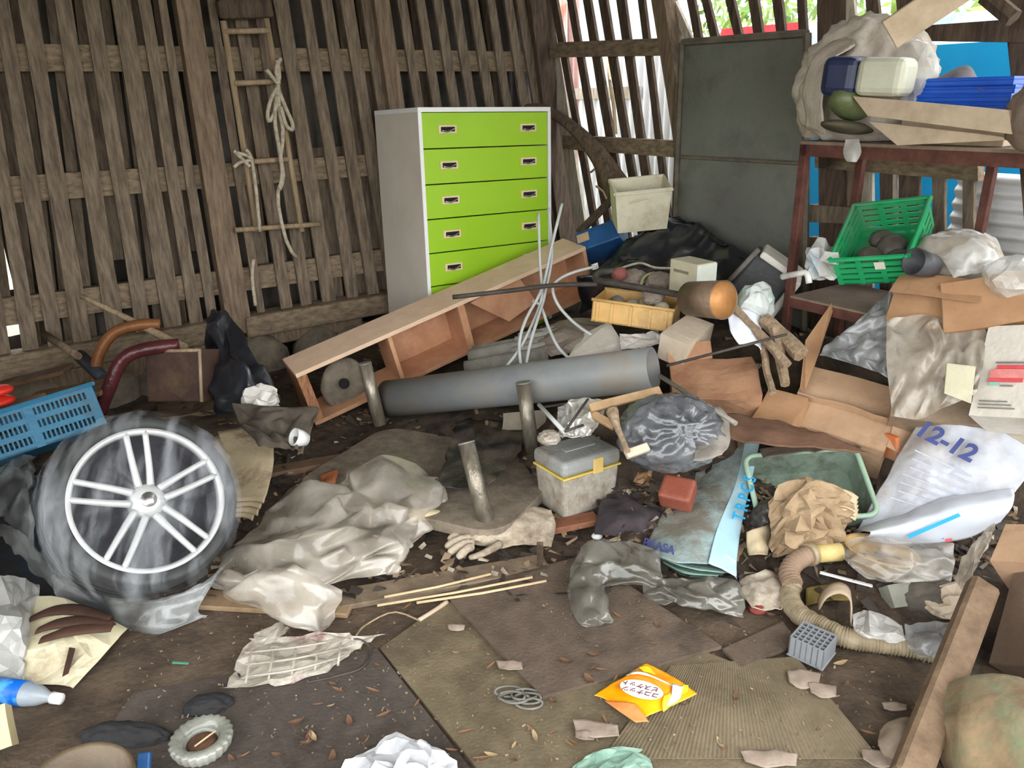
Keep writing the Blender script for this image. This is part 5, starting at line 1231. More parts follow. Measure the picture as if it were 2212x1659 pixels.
ra, rb = .058, .033
MB().slab([TO @ Vector((ra * math.cos(2 * math.pi * i / 40), rb * math.sin(2 * math.pi * i / 40), -.004)) for i in range(40)], nz_, .001).build('white_oval', M_OVAL, pk)
TX = TO @ Matrix.Rotation(math.pi, 4, 'Z')
text('ココナッツ', TX @ Matrix.Translation((.0, .011, -.0018)), .020, M_REDTX, pk, shear=.2)
text('ビスケット', TX @ Matrix.Translation((.004, -.011, -.0018)), .020, M_REDTX, pk, shear=.2)

# ---- grey cooler box
M_COOLG = mat('cooler_grey', RGB(140, 140, 136), RGB(160, 160, 156), rough=.5, dirt=RGB(118, 104, 88), dirt_amt=.45, dirt_scale=6)
M_COOLD = mat('cooler_dirty_body', RGB(150, 144, 130), RGB(182, 176, 164), rough=.7, scale=8, dirt=RGB(116, 98, 78), dirt_amt=.6, dirt_scale=9)
M_YLINE = mat('yellow_seal', RGB(206, 178, 78), RGB(220, 192, 96), rough=.5)
TC = FR((.185, 2.53, .035), -2.0, 1.0, 31.9)
cl = thing('cooler_box', 'dirty grey cooler box with yellow latch tape', 'cooler', TC @ Vector((.14, .1, 0)))
bm_ = MB()
# body narrows slightly towards the foot
bw, bd, bh = .27, .20, .18
ring = lambda ox, z: [TC @ Vector(p) for p in ((ox, ox, z), (bw - ox, ox, z), (bw - ox, bd - ox, z), (ox, bd - ox, z))]
bmx = bmesh.new()
vv = [bmx.verts.new(p) for p in ring(.012, 0) + ring(.0, bh)]
for f in ((3, 2, 1, 0), (4, 5, 6, 7), (0, 1, 5, 4), (1, 2, 6, 5), (2, 3, 7, 6), (3, 0, 4, 7)): bmx.faces.new([vv[i] for i in f])
bmesh.ops.bevel(bmx, geom=bmx.edges[:], offset=.018, segments=3, affect='EDGES', profile=.5)
bmx.verts.index_update()
MB().add([v.co.copy() for v in bmx.verts], [[v.index for v in f.verts] for f in bmx.faces]).build('cooler_body', M_COOLD, cl)
bmx.free()
MB().box(TC @ Matrix.Translation((-.004, -.004, bh + .004)), (bw + .008, bd + .008, .062), .02, 3).build('lid', M_COOLG, cl)
MB().box(TC @ Matrix.Translation((-.003, -.003, bh - .004)), (bw + .006, bd + .006, .008), .003).build('seal', M_YLINE, cl)
MB().box(TC @ Matrix.Translation((.135, -.008, bh - .008)), (.046, .008, .062), .002).build('latch_tape', mat('gold_tape', RGB(206, 172, 98), RGB(218, 188, 118), rough=.6), cl)
MB().box(TC @ Matrix.Translation((.07, .08, bh + .066)), (.14, .035, .006), .004).build('carry_handle', M_COOLG, cl)

# ---- tied grey bag, wooden T-piece, mallet
M_GREYBAG = mat('silver_grey_bag', RGB(70, 71, 74), RGB(116, 117, 120), rough=.22, spec=.8, scale=6, bump=.5, bscale=22)
bc_ = D(1448, 935, 2.74)
kn = (CO - bc_).normalized() * .8 + Vector((.35, 0, .1))
tag(blob(FR(bc_, 0, 0, 0), (.172, .135, .125), 101, .10, 3.4, 5, knot=kn.normalized()).build('tied_bag', M_GREYBAG), 'shiny grey rubbish bag tied with a puckered knot', 'bag')
M_RAWWOOD = wood('raw_wood', RGB(166, 134, 96), RGB(190, 158, 120), stretch=(2, 2, 2), scale=8)
ws_ = thing('broken_pallet_wood', 'broken frame of raw wood strips behind the tied bag', 'wood', D(1350, 900, 2.8))
for a, b, w in (((1272, 884, 2.856), (1425, 846, 2.912), .034), ((1272, 893, 2.878), (1330, 925, 2.800), .03), ((1420, 850, 2.934), (1455, 880, 2.890), .014)):
    plank(D(*a), D(*b), w, .02, up=Vector((0, -.7, .7))).build('frame_strip', M_RAWWOOD, ws_)
tag(MB().tube(spline([D(1322, 885, 2.710), D(1330, 915, 2.666), D(1345, 950, 2.621), D(1355, 975, 2.576)], 12), [.022, .022, .02, .018, .015, .012, .011, .010, .010, .010, .010, .011, .012], 8).build('tool_stick', M_DRIFT), 'worn wooden tool handle leaning on the cooler', 'handle')
tag(plank(D(1350, 985, 2.599), D(1398, 968, 2.622), .03, .022, up=Vector((0, -.7, .7))).build('wood_offcut', M_PINKC), 'small pale wood offcut at the cooler corner', 'wood')
tag(sheet(pd([[(1500, 890, 2.825), (1545, 882, 2.825), (1570, 905, 2.802)], [(1505, 950, 2.667), (1545, 945, 2.644), (1572, 960, 2.667)], [(1500, 1000, 2.576), (1530, 995, 2.554), (1560, 985, 2.576)]]), 12, 12, .008, 10, 9).build('grey_card', mat('grey_card', RGB(126, 118, 108), RGB(150, 142, 132)), thick=.004), 'grey stiff card behind the tied bag', 'card')
M_FOIL = mat('silver_foil', RGB(190, 186, 178), RGB(216, 212, 206), rough=.25, metal=.4, bump=.6, bscale=30)
tag(facets(pd([[(1205, 880, 2.943), (1250, 862, 2.975), (1310, 868, 2.943)], [(1205, 915, 2.846), (1250, 900, 2.846), (1300, 905, 2.846)], [(1210, 945, 2.761), (1245, 945, 2.761), (1275, 940, 2.782)]]), 9, 10, 0.022, 1704).build('foil_scrap', M_FOIL, thick=.002), 'crumpled silver foil behind the cooler', 'foil')
tag(blob(FR(D(1186, 945, 2.756), 0, 0, 0), (.035, .03, .022), 103, .24, 2, 3, smooth=False).build('pale_bag_scrap', M_CLEARD), 'small pale plastic wad at the cooler corner', 'plastic')
for i, (a, b, lab) in enumerate((((1164, 874, 2.883), (1218, 932, 2.703), 'thin grey metal strip left of the foil'), ((1270, 862, 2.883), (1222, 930, 2.703), 'thin dark rod crossing in front of the foil'), ((1170, 880, 3.074), (1290, 862, 3.021), 'thin dark lath just under the grey pipe'), ((1220, 932, 2.671), (1260, 918, 2.703), 'short dark peg lying above the cooler lid'))):
    tag(MB().tube([D(*a), D(*b)], .008 if i == 0 else .005, 6).build('thin_strip', M_WIRE if i == 0 else M_BLACKROD), lab, 'strip')
tag(crumple_box(F3(D(1085, 930, 3.439), D(1200, 925, 3.380), D(1085, 880, 3.473)), (.2, .12, .08), 4, .01, 8, 7).build('grey_box', mat('khaki_grey', RGB(112, 104, 88), RGB(140, 130, 112))), 'khaki grey box in the shade under the pipe', 'box')

# ---- between cooler and blue sack
tag(sheet(px([[(1300, 1090, .07), (1370, 1072, .09), (1450, 1085, .07)], [(1290, 1135, .05), (1370, 1115, .09), (1440, 1130, .06)], [(1285, 1160, .03), (1350, 1160, .04), (1405, 1155, .03)]]), 20, 20, .016, 9, 71).build('dark_cloth', mat('aubergine_cloth', RGB(48, 42, 44), RGB(72, 62, 64), rough=.9), thick=.004), 'dark purplish cloth right of the cooler', 'cloth')
T = F3(D(1418, 1068, 2.760), D(1482, 1082, 2.712), D(1425, 1010, 2.832))
tag(MB().box(T, (.12, .085, .1), .014, 3).build('red_box', mat('dull_red_plastic', RGB(126, 66, 50), RGB(144, 80, 62), rough=.5)), 'dull red plastic box beside the blue sack', 'box')
tag(facets(px([[(1360, 1010, .12), (1410, 985, .14), (1440, 1000, .12)], [(1360, 1060, .08), (1400, 1050, .1), (1430, 1040, .1)]]), 5, 5, 0.02, 1829).build('brown_paper', M_CARD, thick=.003), 'crumpled brown paper between cooler and tied bag', 'paper')
tag(blob(FR(G(1408, 1128, .05), 0, 0, 0), (.024, .02, .022), 105, .12, 2, 3).build('white_wad', M_WHITE), 'small white wad at the blue sack edge', 'wad')
tag(blob(FR(G(1290, 1158, .02), 0, 0, 0), (.018, .014, .012), 106, .14, 2, 3).build('white_wad', M_WHITE), 'tiny white wad below the dark cloth', 'wad')
for i in range(6):
    tag(plank(G(1310 + 12 * i, 1172 - 2 * i, .025 + .002 * i), G(1385 + 9 * i, 1140 + 4 * i, .03 + .002 * i), .012, .004).build('wood_splinter', mat('pale_splinter', RGB(206, 186, 150), RGB(222, 204, 172))), 'pale split wood sliver beside the blue sack, number %s from the cooler' % ['one', 'two', 'three', 'four', 'five', 'six'][i], 'splinter', 'pale slivers beside the blue sack')

# ---- pale blue sack
M_SACKB = mat('dirty_blue_sack', RGB(150, 172, 172), RGB(176, 204, 206), rough=.6, scale=3, dirt=RGB(112, 101, 84), dirt_amt=.82, dirt_scale=5, bump=.25, bscale=120)
M_SACKC = mat('clean_blue_sack', RGB(172, 210, 220), RGB(190, 222, 230), rough=.5, scale=3, bump=.15, bscale=120)
M_MINT = mat('mint_edge', RGB(120, 156, 140), RGB(160, 196, 180), rough=.6)
sk = thing('blue_sack', 'pale blue woven sack lying flat and muddy', 'sack', G(1480, 1240, .02))
SN = px([[(1392, 1180, .07), (1450, 1210, .085), (1530, 1215, .085), (1590, 1245, .06)],
         [(1430, 1110, .10), (1490, 1130, .125), (1550, 1140, .125), (1600, 1150, .10)],
         [(1500, 1020, .15), (1545, 1035, .17), (1590, 1040, .18), (1622, 1045, .17)],
         [(1545, 945, .20), (1575, 945, .22), (1610, 945, .24), (1648, 925, .26)]])
sheet([r[:3] for r in SN], 34, 22, .006, 9, 81).build('sack_face', M_SACKB, sk, thick=.003)
sheet([[r[2], r[2].lerp(r[3], .5) + UPV * .006, r[3]] for r in SN], 30, 12, .004, 9, 82).build('sack_gusset', M_SACKC, sk, thick=.003)
sheet(px([[(1530, 1222, .055), (1560, 1195, .09), (1590, 1210, .08)], [(1560, 1235, .03), (1580, 1240, .04), (1592, 1252, .02)]]), 8, 8, .002, 9, 83).build('sack_corner', M_SACKC, sk, thick=.002)
for i in range(5):
    sheet(px([[(1405 + 8 * i, 1190 + 7 * i, .06 - .011 * i), (1480, 1218 + 6 * i, .07 - .012 * i), (1570 - 4 * i, 1232 + 4 * i, .06 - .011 * i)], [(1440, 1150 + 5 * i, .07 - .011 * i), (1500, 1165 + 4 * i, .08 - .012 * i), (1570, 1180, .07 - .011 * i)]]), 8, 16, .004, 9, 84 + i).build('inner_layer', M_MINT if i % 2 else mat('dark_mint', RGB(52, 66, 60), RGB(76, 92, 84)), sk, thick=.002)
def along(a, b, nrm):
    x = (b - a).normalized()
    z = (nrm - x * nrm.dot(x)).normalized()
    y = z.cross(x)
    c_ = (a + b) / 2
    return Matrix(((x.x, y.x, z.x, c_.x), (x.y, y.y, z.y, c_.y), (x.z, y.z, z.z, c_.z), (0, 0, 0, 1)))
a_, b_ = G(1593, 1132, .13), G(1622, 1030, .20)
for i, ch_ in enumerate('TRPCS'):
    t0, t1 = i / 5 + .02, (i + 1) / 5 - .02
    pa, pb_ = a_.lerp(b_, t0), a_.lerp(b_, t1)
    tv = (CO - pa).normalized()
    text(ch_, along(pa, pb_, tv) @ Matrix.Translation((0, 0, .012)), .062, M_PRINTB, sk, bold=.0015)
pa, pb_ = G(1392, 1172, .075), G(1462, 1192, .09)
text('BRASA', along(pa, pb_, (CO - pa).normalized()) @ Matrix.Translation((0, 0, .012)), .042, M_PRINTN, sk, bold=.001)

# ---- green tray standing on edge
M_TRAYG = mat('sage_enamel', RGB(150, 176, 152), RGB(172, 198, 172), rough=.4)
M_TRAYD = mat('sage_grimy', RGB(112, 126, 110), RGB(140, 156, 138), rough=.6, scale=8, dirt=RGB(56, 52, 42), dirt_amt=.45, dirt_scale=7)
o_, x_, z_ = D(1642, 1130, 2.74), D(1900, 1112, 2.70), D(1640, 985, 2.92)
TT3 = F3(o_, x_, z_)
tr_ = thing('green_tray', 'sage green washing-up tray standing on its edge', 'tray', o_)
w3, h3, d3 = (x_ - o_).length, .29, .12
def rrect(w, h, r, y, n=6):
    out = []
    for cx, cz, a0 in ((r, r, 180), (w - r, r, 270), (w - r, h - r, 0), (r, h - r, 90)):
        for k in range(n):
            a = math.radians(a0 + 90 * k / (n - 1))
            out.append(TT3 @ Vector((cx + r * math.cos(a), y, cz + r * math.sin(a))))
    return out
r0_, r1_ = rrect(w3, h3, .04, 0), [p for p in rrect(w3 - .03, h3 - .03, .035, d3)]
sh3 = TT3.to_3x3() @ Vector((.015, 0, .015))
r1_ = [p + sh3 for p in r1_]
MB().tube(r0_ + [r0_[0]], .010, 8).build('rim', M_TRAYG, tr_)
n3 = len(r0_)
MB().add(r0_ + r1_, [(i, (i + 1) % n3, n3 + (i + 1) % n3, n3 + i) for i in range(n3)] + [list(range(n3, 2 * n3))]).build('basin', M_TRAYD, tr_, thick=.004)
tag(sheet(pd([[(1640, 975, 2.926), (1760, 962, 2.902), (1860, 968, 2.852)], [(1650, 995, 2.852), (1760, 978, 2.827), (1860, 976, 2.790)]]), 10, 20, .008, 12, 91).build('grey_sheet', mat('grey_board', RGB(96, 86, 76), RGB(120, 108, 96)), thick=.004), 'grey warped sheet lying along the tray rim', 'sheet')
# brown crumpled paper and plastic in front of the tray
M_KRAFT = mat('kraft_paper', RGB(140, 116, 88), RGB(172, 148, 116), rough=.8, scale=5, dirt=RGB(96, 74, 52), dirt_amt=.35)
tag(facets(px([[(1660, 1085, .24), (1725, 1032, .32), (1790, 1050, .28), (1845, 1080, .2)], [(1665, 1140, .16), (1730, 1100, .26), (1790, 1110, .22), (1830, 1140, .14)], [(1670, 1205, .06), (1730, 1190, .12), (1780, 1180, .12), (1815, 1195, .06)]]), 10, 10, 0.04, 1813).build('kraft_paper', M_KRAFT, thick=.003), 'big crumpled brown paper in front of green tray', 'paper')
for i in range(5):
    tag(sheet(px([[(1775, 1060 + 9 * i, .27 - .014 * i), (1820, 1058 + 9 * i, .26 - .014 * i), (1852, 1075 + 9 * i, .23 - .014 * i)], [(1775, 1075 + 9 * i, .25 - .014 * i), (1820, 1078 + 9 * i, .24 - .014 * i), (1845, 1090 + 9 * i, .22 - .014 * i)]]), 6, 10, .004, 10, i).build('paper_leaf', M_OLDP, thick=.004), 'curled tan paper layer by the green tray, %s from the top' % ['first', 'second', 'third', 'fourth', 'fifth'][i], 'paper', 'tan paper layers by the green tray')
tag(blob(FR(G(1650, 1150, .06), 0, 0, 20), (.05, .06, .1), 111, .2, 2, 4).build('dark_plastic', mat('grimy_dark_film', RGB(56, 52, 48), RGB(96, 90, 82), rough=.3)), 'grimy dark plastic between blue sack and brown paper', 'plastic')
tag(sheet(px([[(1615, 1150, .12), (1640, 1140, .14), (1660, 1130, .12)], [(1620, 1200, .06), (1640, 1200, .08), (1655, 1200, .06)]]), 10, 8, .012, 12, 95).build('tan_scrap', M_OLDP, thick=.003), 'tan paper scrap beside the blue sack edge', 'paper')
tag(sheet(px([[(1600, 1255, .02), (1650, 1240, .05), (1700, 1248, .03)], [(1605, 1290, .015), (1655, 1280, .04), (1705, 1290, .02)], [(1620, 1320, .008), (1660, 1322, .012), (1690, 1325, .01)]]), 18, 18, .012, 20, 97, ragged=.012).build('grey_rag', mat('flecked_rag', RGB(150, 136, 118), RGB(186, 174, 156), scale=40, rough=.95), thick=.003), 'flecked grey rag right of the smoky bags', 'rag')

# ---- smoky grey bags in front of the blue sack
M_SMOKE = mat('smoky_film', RGB(96, 92, 82), RGB(128, 124, 114), rough=.14, spec=1.0, film=.3, bump=.4, bscale=18, scale=5)
sb = thing('smoky_bag', 'smoky grey plastic bag folded over the plywood panel', 'bag', G(1290, 1300, .02))
facets(px([[(1255, 1185, .06), (1300, 1168, .09), (1360, 1172, .10), (1425, 1190, .09)], [(1235, 1230, .05), (1300, 1220, .09), (1370, 1225, .10), (1430, 1240, .06)], [(1235, 1270, .03), (1290, 1270, .06), (1380, 1262, .05), (1450, 1272, .03)]]), 8, 9, 0.03, 14, fine=0.1).build('bag_body', M_SMOKE, sb, soft=1, thick=.002)
facets(px([[(1232, 1240, .05), (1262, 1215, .08), (1290, 1225, .09), (1300, 1250, .05)], [(1228, 1290, .03), (1258, 1280, .07), (1290, 1280, .07), (1312, 1290, .03)], [(1250, 1345, .026), (1270, 1335, .05), (1300, 1330, .05), (1322, 1340, .026)], [(1268, 1352, .026), (1285, 1350, .03), (1305, 1348, .03), (1326, 1342, .026)]]), 8, 6, 0.022, 10, fine=0.1).build('bag_tail', M_SMOKE, sb, soft=1, thick=.002)
tag(facets(px([[(1390, 1262, .03), (1450, 1255, .06), (1530, 1250, .08), (1600, 1262, .06)], [(1390, 1290, .026), (1450, 1280, .06), (1530, 1285, .09), (1608, 1295, .05)], [(1420, 1302, .02), (1470, 1305, .03), (1550, 1322, .04), (1605, 1335, .01)]]), 7, 11, 0.028, 5, fine=0.1).build('smoky_bag', M_SMOKE, soft=1, thick=.002), 'second smoky grey bag trailing right below the blue sack', 'bag')
tag(blob(FR(G(1638, 1315, .01), 0, 0, 0), (.026, .02, .014), 113, .2, 2, 3).build('red_scrap', mat('rust_red_scrap', RGB(112, 46, 38), RGB(140, 66, 54))), 'small rust-red scrap beside the second smoky bag', 'scrap')

# ---- work gloves, cream tube, dark tray by the third table leg
M_GLOVE = mat('dirty_cotton', RGB(164, 148, 126), RGB(204, 190, 170), rough=.95, scale=14, bump=.6, bscale=30, dirt=RGB(104, 84, 64), dirt_amt=.5, dirt_scale=6)
gl = thing('work_glove', 'dirty cotton work glove lying before the cooler', 'glove', G(1050, 1180, .02))
blob(FR(G(1075, 1150, .05), 0, 0, 18), (.105, .05, .032), 121, .2, 2.6, 4, flat=-.04).build('glove_palm', M_GLOVE, gl)
for i, (x, y) in enumerate(((968, 1166), (962, 1182), (968, 1196), (988, 1206))):
    MB().tube(spline([G(1030 - 4 * i, 1155 + 9 * i, .05), G((x + 1030) / 2, (y + 1150 + 9 * i) / 2 - 6, .055), G(x, y, .03)], 10), [.015, .017, .014, .017, .015, .016, .014, .016, .015, .013, .007], 8).build('finger', M_GLOVE, gl)
MB().tube(spline([G(1080, 1175, .05), G(1045, 1195, .05), G(1015, 1205, .03)], 8), .016, 8, .009).build('thumb', M_GLOVE, gl)
tag(sheet(px([[(1050, 1110, .05), (1110, 1095, .07), (1190, 1108, .06)], [(1060, 1150, .05), (1120, 1130, .08), (1198, 1140, .05)], [(1080, 1190, .025), (1130, 1180, .03), (1190, 1185, .02)]]), 20, 20, .012, 12, 125).build('cotton_rag', M_GLOVE, thick=.004), 'dirty white cotton rag at the cooler foot', 'rag')
M_IVORY = mat('ivory_card', RGB(196, 178, 140), RGB(212, 196, 162), rough=.6)
c = spline([G(888, 1128, .06), G(960, 1125, .05), G(1030, 1122, .04)], 10)
tag(MB().grid([[q + Vector((0, 1, 0)) * (.04 - .0022 * k) * math.cos(a) + UPV * (.05 - .003 * k) * (.8 + math.sin(a)) * .6 for a in [math.radians(-170 + 17 * j) for j in range(21)]] for k, q in enumerate(c)]).build('cream_tube', M_IVORY, thick=.004), 'flattened cream cardboard tube beside the milky sheet', 'tube')
fr_ = thing('cream_moulding', 'small cream frame under the third table leg', 'moulding', G(990, 1090, .05))
q = [G(948, 1070, .07), G(1030, 1062, .07), G(1034, 1092, .06), G(952, 1098, .06)]
for i in range(4): MB().tube([q[i], q[(i + 1) % 4]], .009, 6, smooth=False).build('frame_bar', M_IVORY, fr_)
tag(MB().slab([G(948, 1112, .03), G(1065, 1120, .03), G(1150, 1020, .05), G(1135, 1005, .06), G(1040, 1085, .045)], UPV, .02).build('black_tray', mat('black_tray', RGB(30, 30, 32), RGB(48, 46, 46), rough=.4)), 'thin black tray under the table edge', 'tray')
tag(sheet(px([[(690, 1030, .08), (730, 1018, .1), (728, 1040, .09)], [(700, 1050, .07), (715, 1045, .09), (718, 1055, .07)]]), 6, 8, .008, 16, 127).build('rusty_scrap', mat('rust_orange', RGB(150, 84, 52), RGB(176, 106, 70)), thick=.003), 'rusty orange scrap at the table corner', 'scrap')

# ---- fertiliser sack
M_FERT = mat('fertiliser_white', RGB(176, 178, 186), RGB(202, 203, 209), rough=.45, scale=4, dirt=RGB(160, 144, 124), dirt_amt=.48, dirt_scale=3, bump=.15, bscale=60)
M_FERTC = mat('fertiliser_clean', RGB(200, 204, 213), RGB(214, 217, 224), rough=.4, scale=4, bump=.1)
M_FERTD = mat('fertiliser_dusty', RGB(158, 146, 128), RGB(188, 176, 158), rough=.7, scale=4, bump=.15)
fs_ = thing('fertiliser_sack', 'white fertiliser sack printed 12-12 leaning against cartons', 'sack', G(1950, 1165, .1))
FN = [[D(1846, 1150, 2.72), D(1950, 1115, 2.64), D(2060, 1075, 2.60), D(2190, 1060, 2.50)],
      [D(1900, 1050, 2.74), D(1985, 1030, 2.66), D(2080, 1010, 2.60), D(2215, 1030, 2.50)],
      [D(1955, 950, 2.76), D(2025, 945, 2.68), D(2100, 960, 2.62), D(2230, 1005, 2.52)],
      [D(2014, 858, 2.76), D(2055, 866, 2.70), D(2110, 895, 2.64), D(2240, 975, 2.54)]]
sheet(FN, 50, 50, .013, 5, 131).build('sack_front', M_FERT, fs_, thick=.004)
sheet([[q for q in FN[0]], [D(1880, 1150, 2.58), D(1980, 1130, 2.53), D(2080, 1100, 2.48), D(2190, 1085, 2.42)], [D(1862, 1166, 2.62), D(1970, 1172, 2.58), D(2070, 1166, 2.52), D(2160, 1125, 2.46)]], 18, 28, .006, 8, 133).build('sack_base', M_FERTC, fs_, thick=.004)
sheet([[FN[3][1], FN[3][2], FN[3][3]], [D(2110, 870, 2.7), D(2170, 900, 2.66), D(2250, 950, 2.56)], [D(2120, 900, 2.8), D(2180, 940, 2.74), D(2260, 1000, 2.64)]], 10, 16, .012, 8, 135).build('sack_side', M_FERTD, fs_, thick=.004)
def onface(x0, y0, d0, x1, y1, d1, lift=.012):
    pa, pb_ = D(x0, y0, d0), D(x1, y1, d1)
    nn = (FN[1][3] - FN[1][0]).cross(FN[2][0] - FN[1][0]).normalized()
    if nn.dot(CO - pa) < 0: nn = -nn
    T = along(pa, pb_, nn)
    return Matrix.Translation(nn * lift) @ T, (pb_ - pa).length
T, l = onface(1994, 934, 2.70, 2096, 986, 2.62, .03)
text('12-12', T, .085, M_PRINTN, fs_, shear=.1, bold=.003)
for i in range(7):
    T, l = onface(1972 - 9 * i, 975 + 17 * i, 2.685, 2108 - 4 * i, 1038 + 15 * i, 2.60, .025)
    MB().cbox(T, (l * (.9 - .05 * (i % 3)), .0035, .001)).build('print_line', mat('pale_grey_print', RGB(160, 164, 186), RGB(180, 184, 200), bump=0), fs_)
pa, pb_ = D(1962, 1160, 2.554), D(2072, 1112, 2.455)
MB().cbox(Matrix.Translation((CO - pa).normalized() * .02) @ along(pa, pb_, (CO - pa).normalized()), ((pb_ - pa).length, .012, .001)).build('blue_print_band', M_PRINTB, fs_)
pa, pb_ = D(1985, 1166, 2.594), D(2038, 1160, 2.554)
MB().cbox(Matrix.Translation((CO - pa).normalized() * .03) @ along(pa, pb_, (CO - pa).normalized()), ((pb_ - pa).length, .012, .001)).build('blue_print_oval', mat('strong_blue_print', RGB(10, 132, 216), bump=0), fs_)
pa, pb_ = D(2042, 1168, 2.554), D(2056, 1166, 2.540)
MB().cbox(Matrix.Translation((CO - pa).normalized() * .03) @ along(pa, pb_, (CO - pa).normalized()), ((pb_ - pa).length, .01, .001)).build('red_print_patch', M_REDP, fs_)
tag(MB().box(F3(D(1880, 925, 2.875), D(1945, 950, 2.750), D(1890, 895, 2.975)), (.12, .1, .02), .006).build('orange_edged_slab', mat('orange_edge', RGB(206, 110, 56), RGB(150, 120, 92), scale=12)), 'orange-edged slab poking out behind the sack', 'slab')

# ---- right middle: basin, hoses
M_HOSE = mat('ribbed_hose', RGB(130, 114, 88), RGB(166, 150, 122), rough=.6, scale=8)
M_YEL = mat('yellowed_plastic', RGB(190, 166, 104), RGB(208, 186, 128), rough=.5)
def ribbed(pts, r, n, name, lab, m, rib=.12):
    c = spline(pts, n)
    rs = [r * (1 + rib * math.sin(i * math.pi * .9)) for i in range(n + 1)]
    return tag(MB().tube(c, rs, 14).build(name, m), lab, 'hose')
ribbed([G(1712, 1262, .06), G(1705, 1290, .035), G(1725, 1325, .035), G(1770, 1352, .035), G(1830, 1378, .035), G(1900, 1388, .036), G(1980, 1400, .036), G(2060, 1425, .036)], .030, 150, 'ribbed_hose', 'thick grey-brown ribbed hose running behind the grey block', M_HOSE)
eh = thing('elbow_hose', 'dusty elbow hose with yellowed plastic coupling', 'hose', G(1720, 1270, .03))
c = spline([G(1712, 1262, .075), G(1705, 1235, .09), G(1720, 1212, .11), G(1748, 1198, .12)], 40)
MB().tube(c, [.032 * (1 + .05 * math.sin(i * 1.9)) for i in range(41)], 14).build('elbow', mat('dusty_elbow', RGB(124, 100, 80), RGB(150, 126, 104)), eh)
MB().tube([G(1745, 1199, .12), G(1755, 1196, .12)], .038, 16).build('collar', M_HOSE, eh)
MB().tube([G(1754, 1197, .12), G(1815, 1192, .12)], .030, 16).build('coupling', M_YEL, eh)
bs = G(1895, 1225, .06)
tag(MB().lathe([(.001, 0), (.085, 0), (.115, .06), (.12, .062), (.118, .067), (.108, .062), (.08, .008), (.001, .008)], FR(bs, -6, 8, 0), 36).build('tan_basin', mat('tan_plastic', RGB(186, 148, 92), RGB(204, 168, 114), rough=.5)), 'tan plastic basin under clear wrap below the sack', 'basin')
tag(facets(px([[(1810, 1175, .13), (1880, 1160, .15), (1960, 1170, .15), (2060, 1175, .14)], [(1830, 1215, .12), (1900, 1215, .15), (1980, 1215, .15), (2060, 1225, .12)], [(1880, 1250, .09), (1930, 1258, .1), (1990, 1255, .1), (2050, 1265, .08)]]), 8, 10, 0.026, 63, fine=0.1).build('clear_wrap', mat('clear_wrap', RGB(170, 160, 146), RGB(206, 200, 190), rough=.15, spec=.9, film=.5, bump=.5, bscale=18), soft=1, thick=.002), 'clear plastic wrap lying over the tan basin', 'plastic')
tag(plank(G(1770, 1238, .06), G(1885, 1268, .05), .016, .006).build('white_strip', M_WHITE), 'thin white curved strip in front of tan basin', 'strip')
tag(facets(px([[(1990, 1280, .07), (2050, 1260, .1), (2110, 1262, .08)], [(1995, 1310, .05), (2060, 1300, .08), (2120, 1300, .06)], [(2030, 1335, .03), (2070, 1338, .035), (2110, 1335, .03)]]), 7, 7, 0.02, 1799).build('cream_cloth', mat('cream_cloth', RGB(176, 158, 136), RGB(202, 186, 164), rough=.9), thick=.004), 'cream crumpled cloth left of the slanting timber', 'cloth')
tag(crumple_box(F3(G(1912, 1318, .01), G(1985, 1305, .01), G(1912, 1318, .2)), (.085, .07, .05), 3, .005, 10, 5).build('grey_carton', mat('grey_green_card', RGB(120, 118, 106), RGB(142, 140, 128))), 'small grey carton behind the ribbed hose', 'carton')
M_BUCK = mat('beige_buckle', RGB(160, 140, 116), RGB(180, 160, 136), rough=.5)
c = [G(1768, 1320, .03), G(1785, 1292, .085), G(1815, 1282, .1), G(1838, 1300, .085), G(1838, 1352, .03)]
tag(MB().grid([[p + Vector((.02, .055, 0)) * (j / 3) for j in range(4)] for p in spline(c, 16)]).build('plastic_hood', M_BUCK, thick=.005), 'beige angular plastic hood behind the hose', 'hood')
tag(facets(px([[(1842, 1325, .08), (1890, 1320, .09), (1950, 1350, .07)], [(1845, 1360, .075), (1890, 1365, .085), (1955, 1378, .06)], [(1870, 1378, .07), (1920, 1385, .075), (1960, 1388, .06)]]), 6, 7, 0.018, 2034).build('clear_bag', M_FILMW, thick=.002), 'small clear white bag lying on the ribbed hose', 'bag')
tag(facets(px([[(1955, 1350, .06), (2020, 1345, .08), (2090, 1350, .06)], [(1960, 1395, .07), (2030, 1390, .09), (2100, 1385, .06)], [(1990, 1420, .05), (2040, 1415, .06), (2080, 1410, .05)]]), 6, 8, 0.022, 52, fine=0.1).build('grey_film', M_GREYFILM, soft=1, thick=.002), 'grey shiny film over the far end of the hose', 'plastic')
tag(blob(FR(G(2010, 1300, .03), 0, 0, 0), (.09, .06, .06), 131, .2, 2, 4).build('dark_bundle', mat('dark_bundle', RGB(66, 60, 52), RGB(100, 92, 82))), 'dark tangle of rubbish behind the cream cloth', 'rubbish')
tag(sheet(px([[(1740, 1275, .012), (1800, 1262, .015), (1880, 1280, .015)], [(1740, 1310, .008), (1810, 1300, .01), (1890, 1310, .01)]]), 10, 16, .006, 10, 149).build('mustard_cloth', mat('mustard', RGB(110, 92, 44), RGB(134, 116, 66), rough=.9), thick=.003), 'mustard stained cloth beneath the white strip', 'cloth')

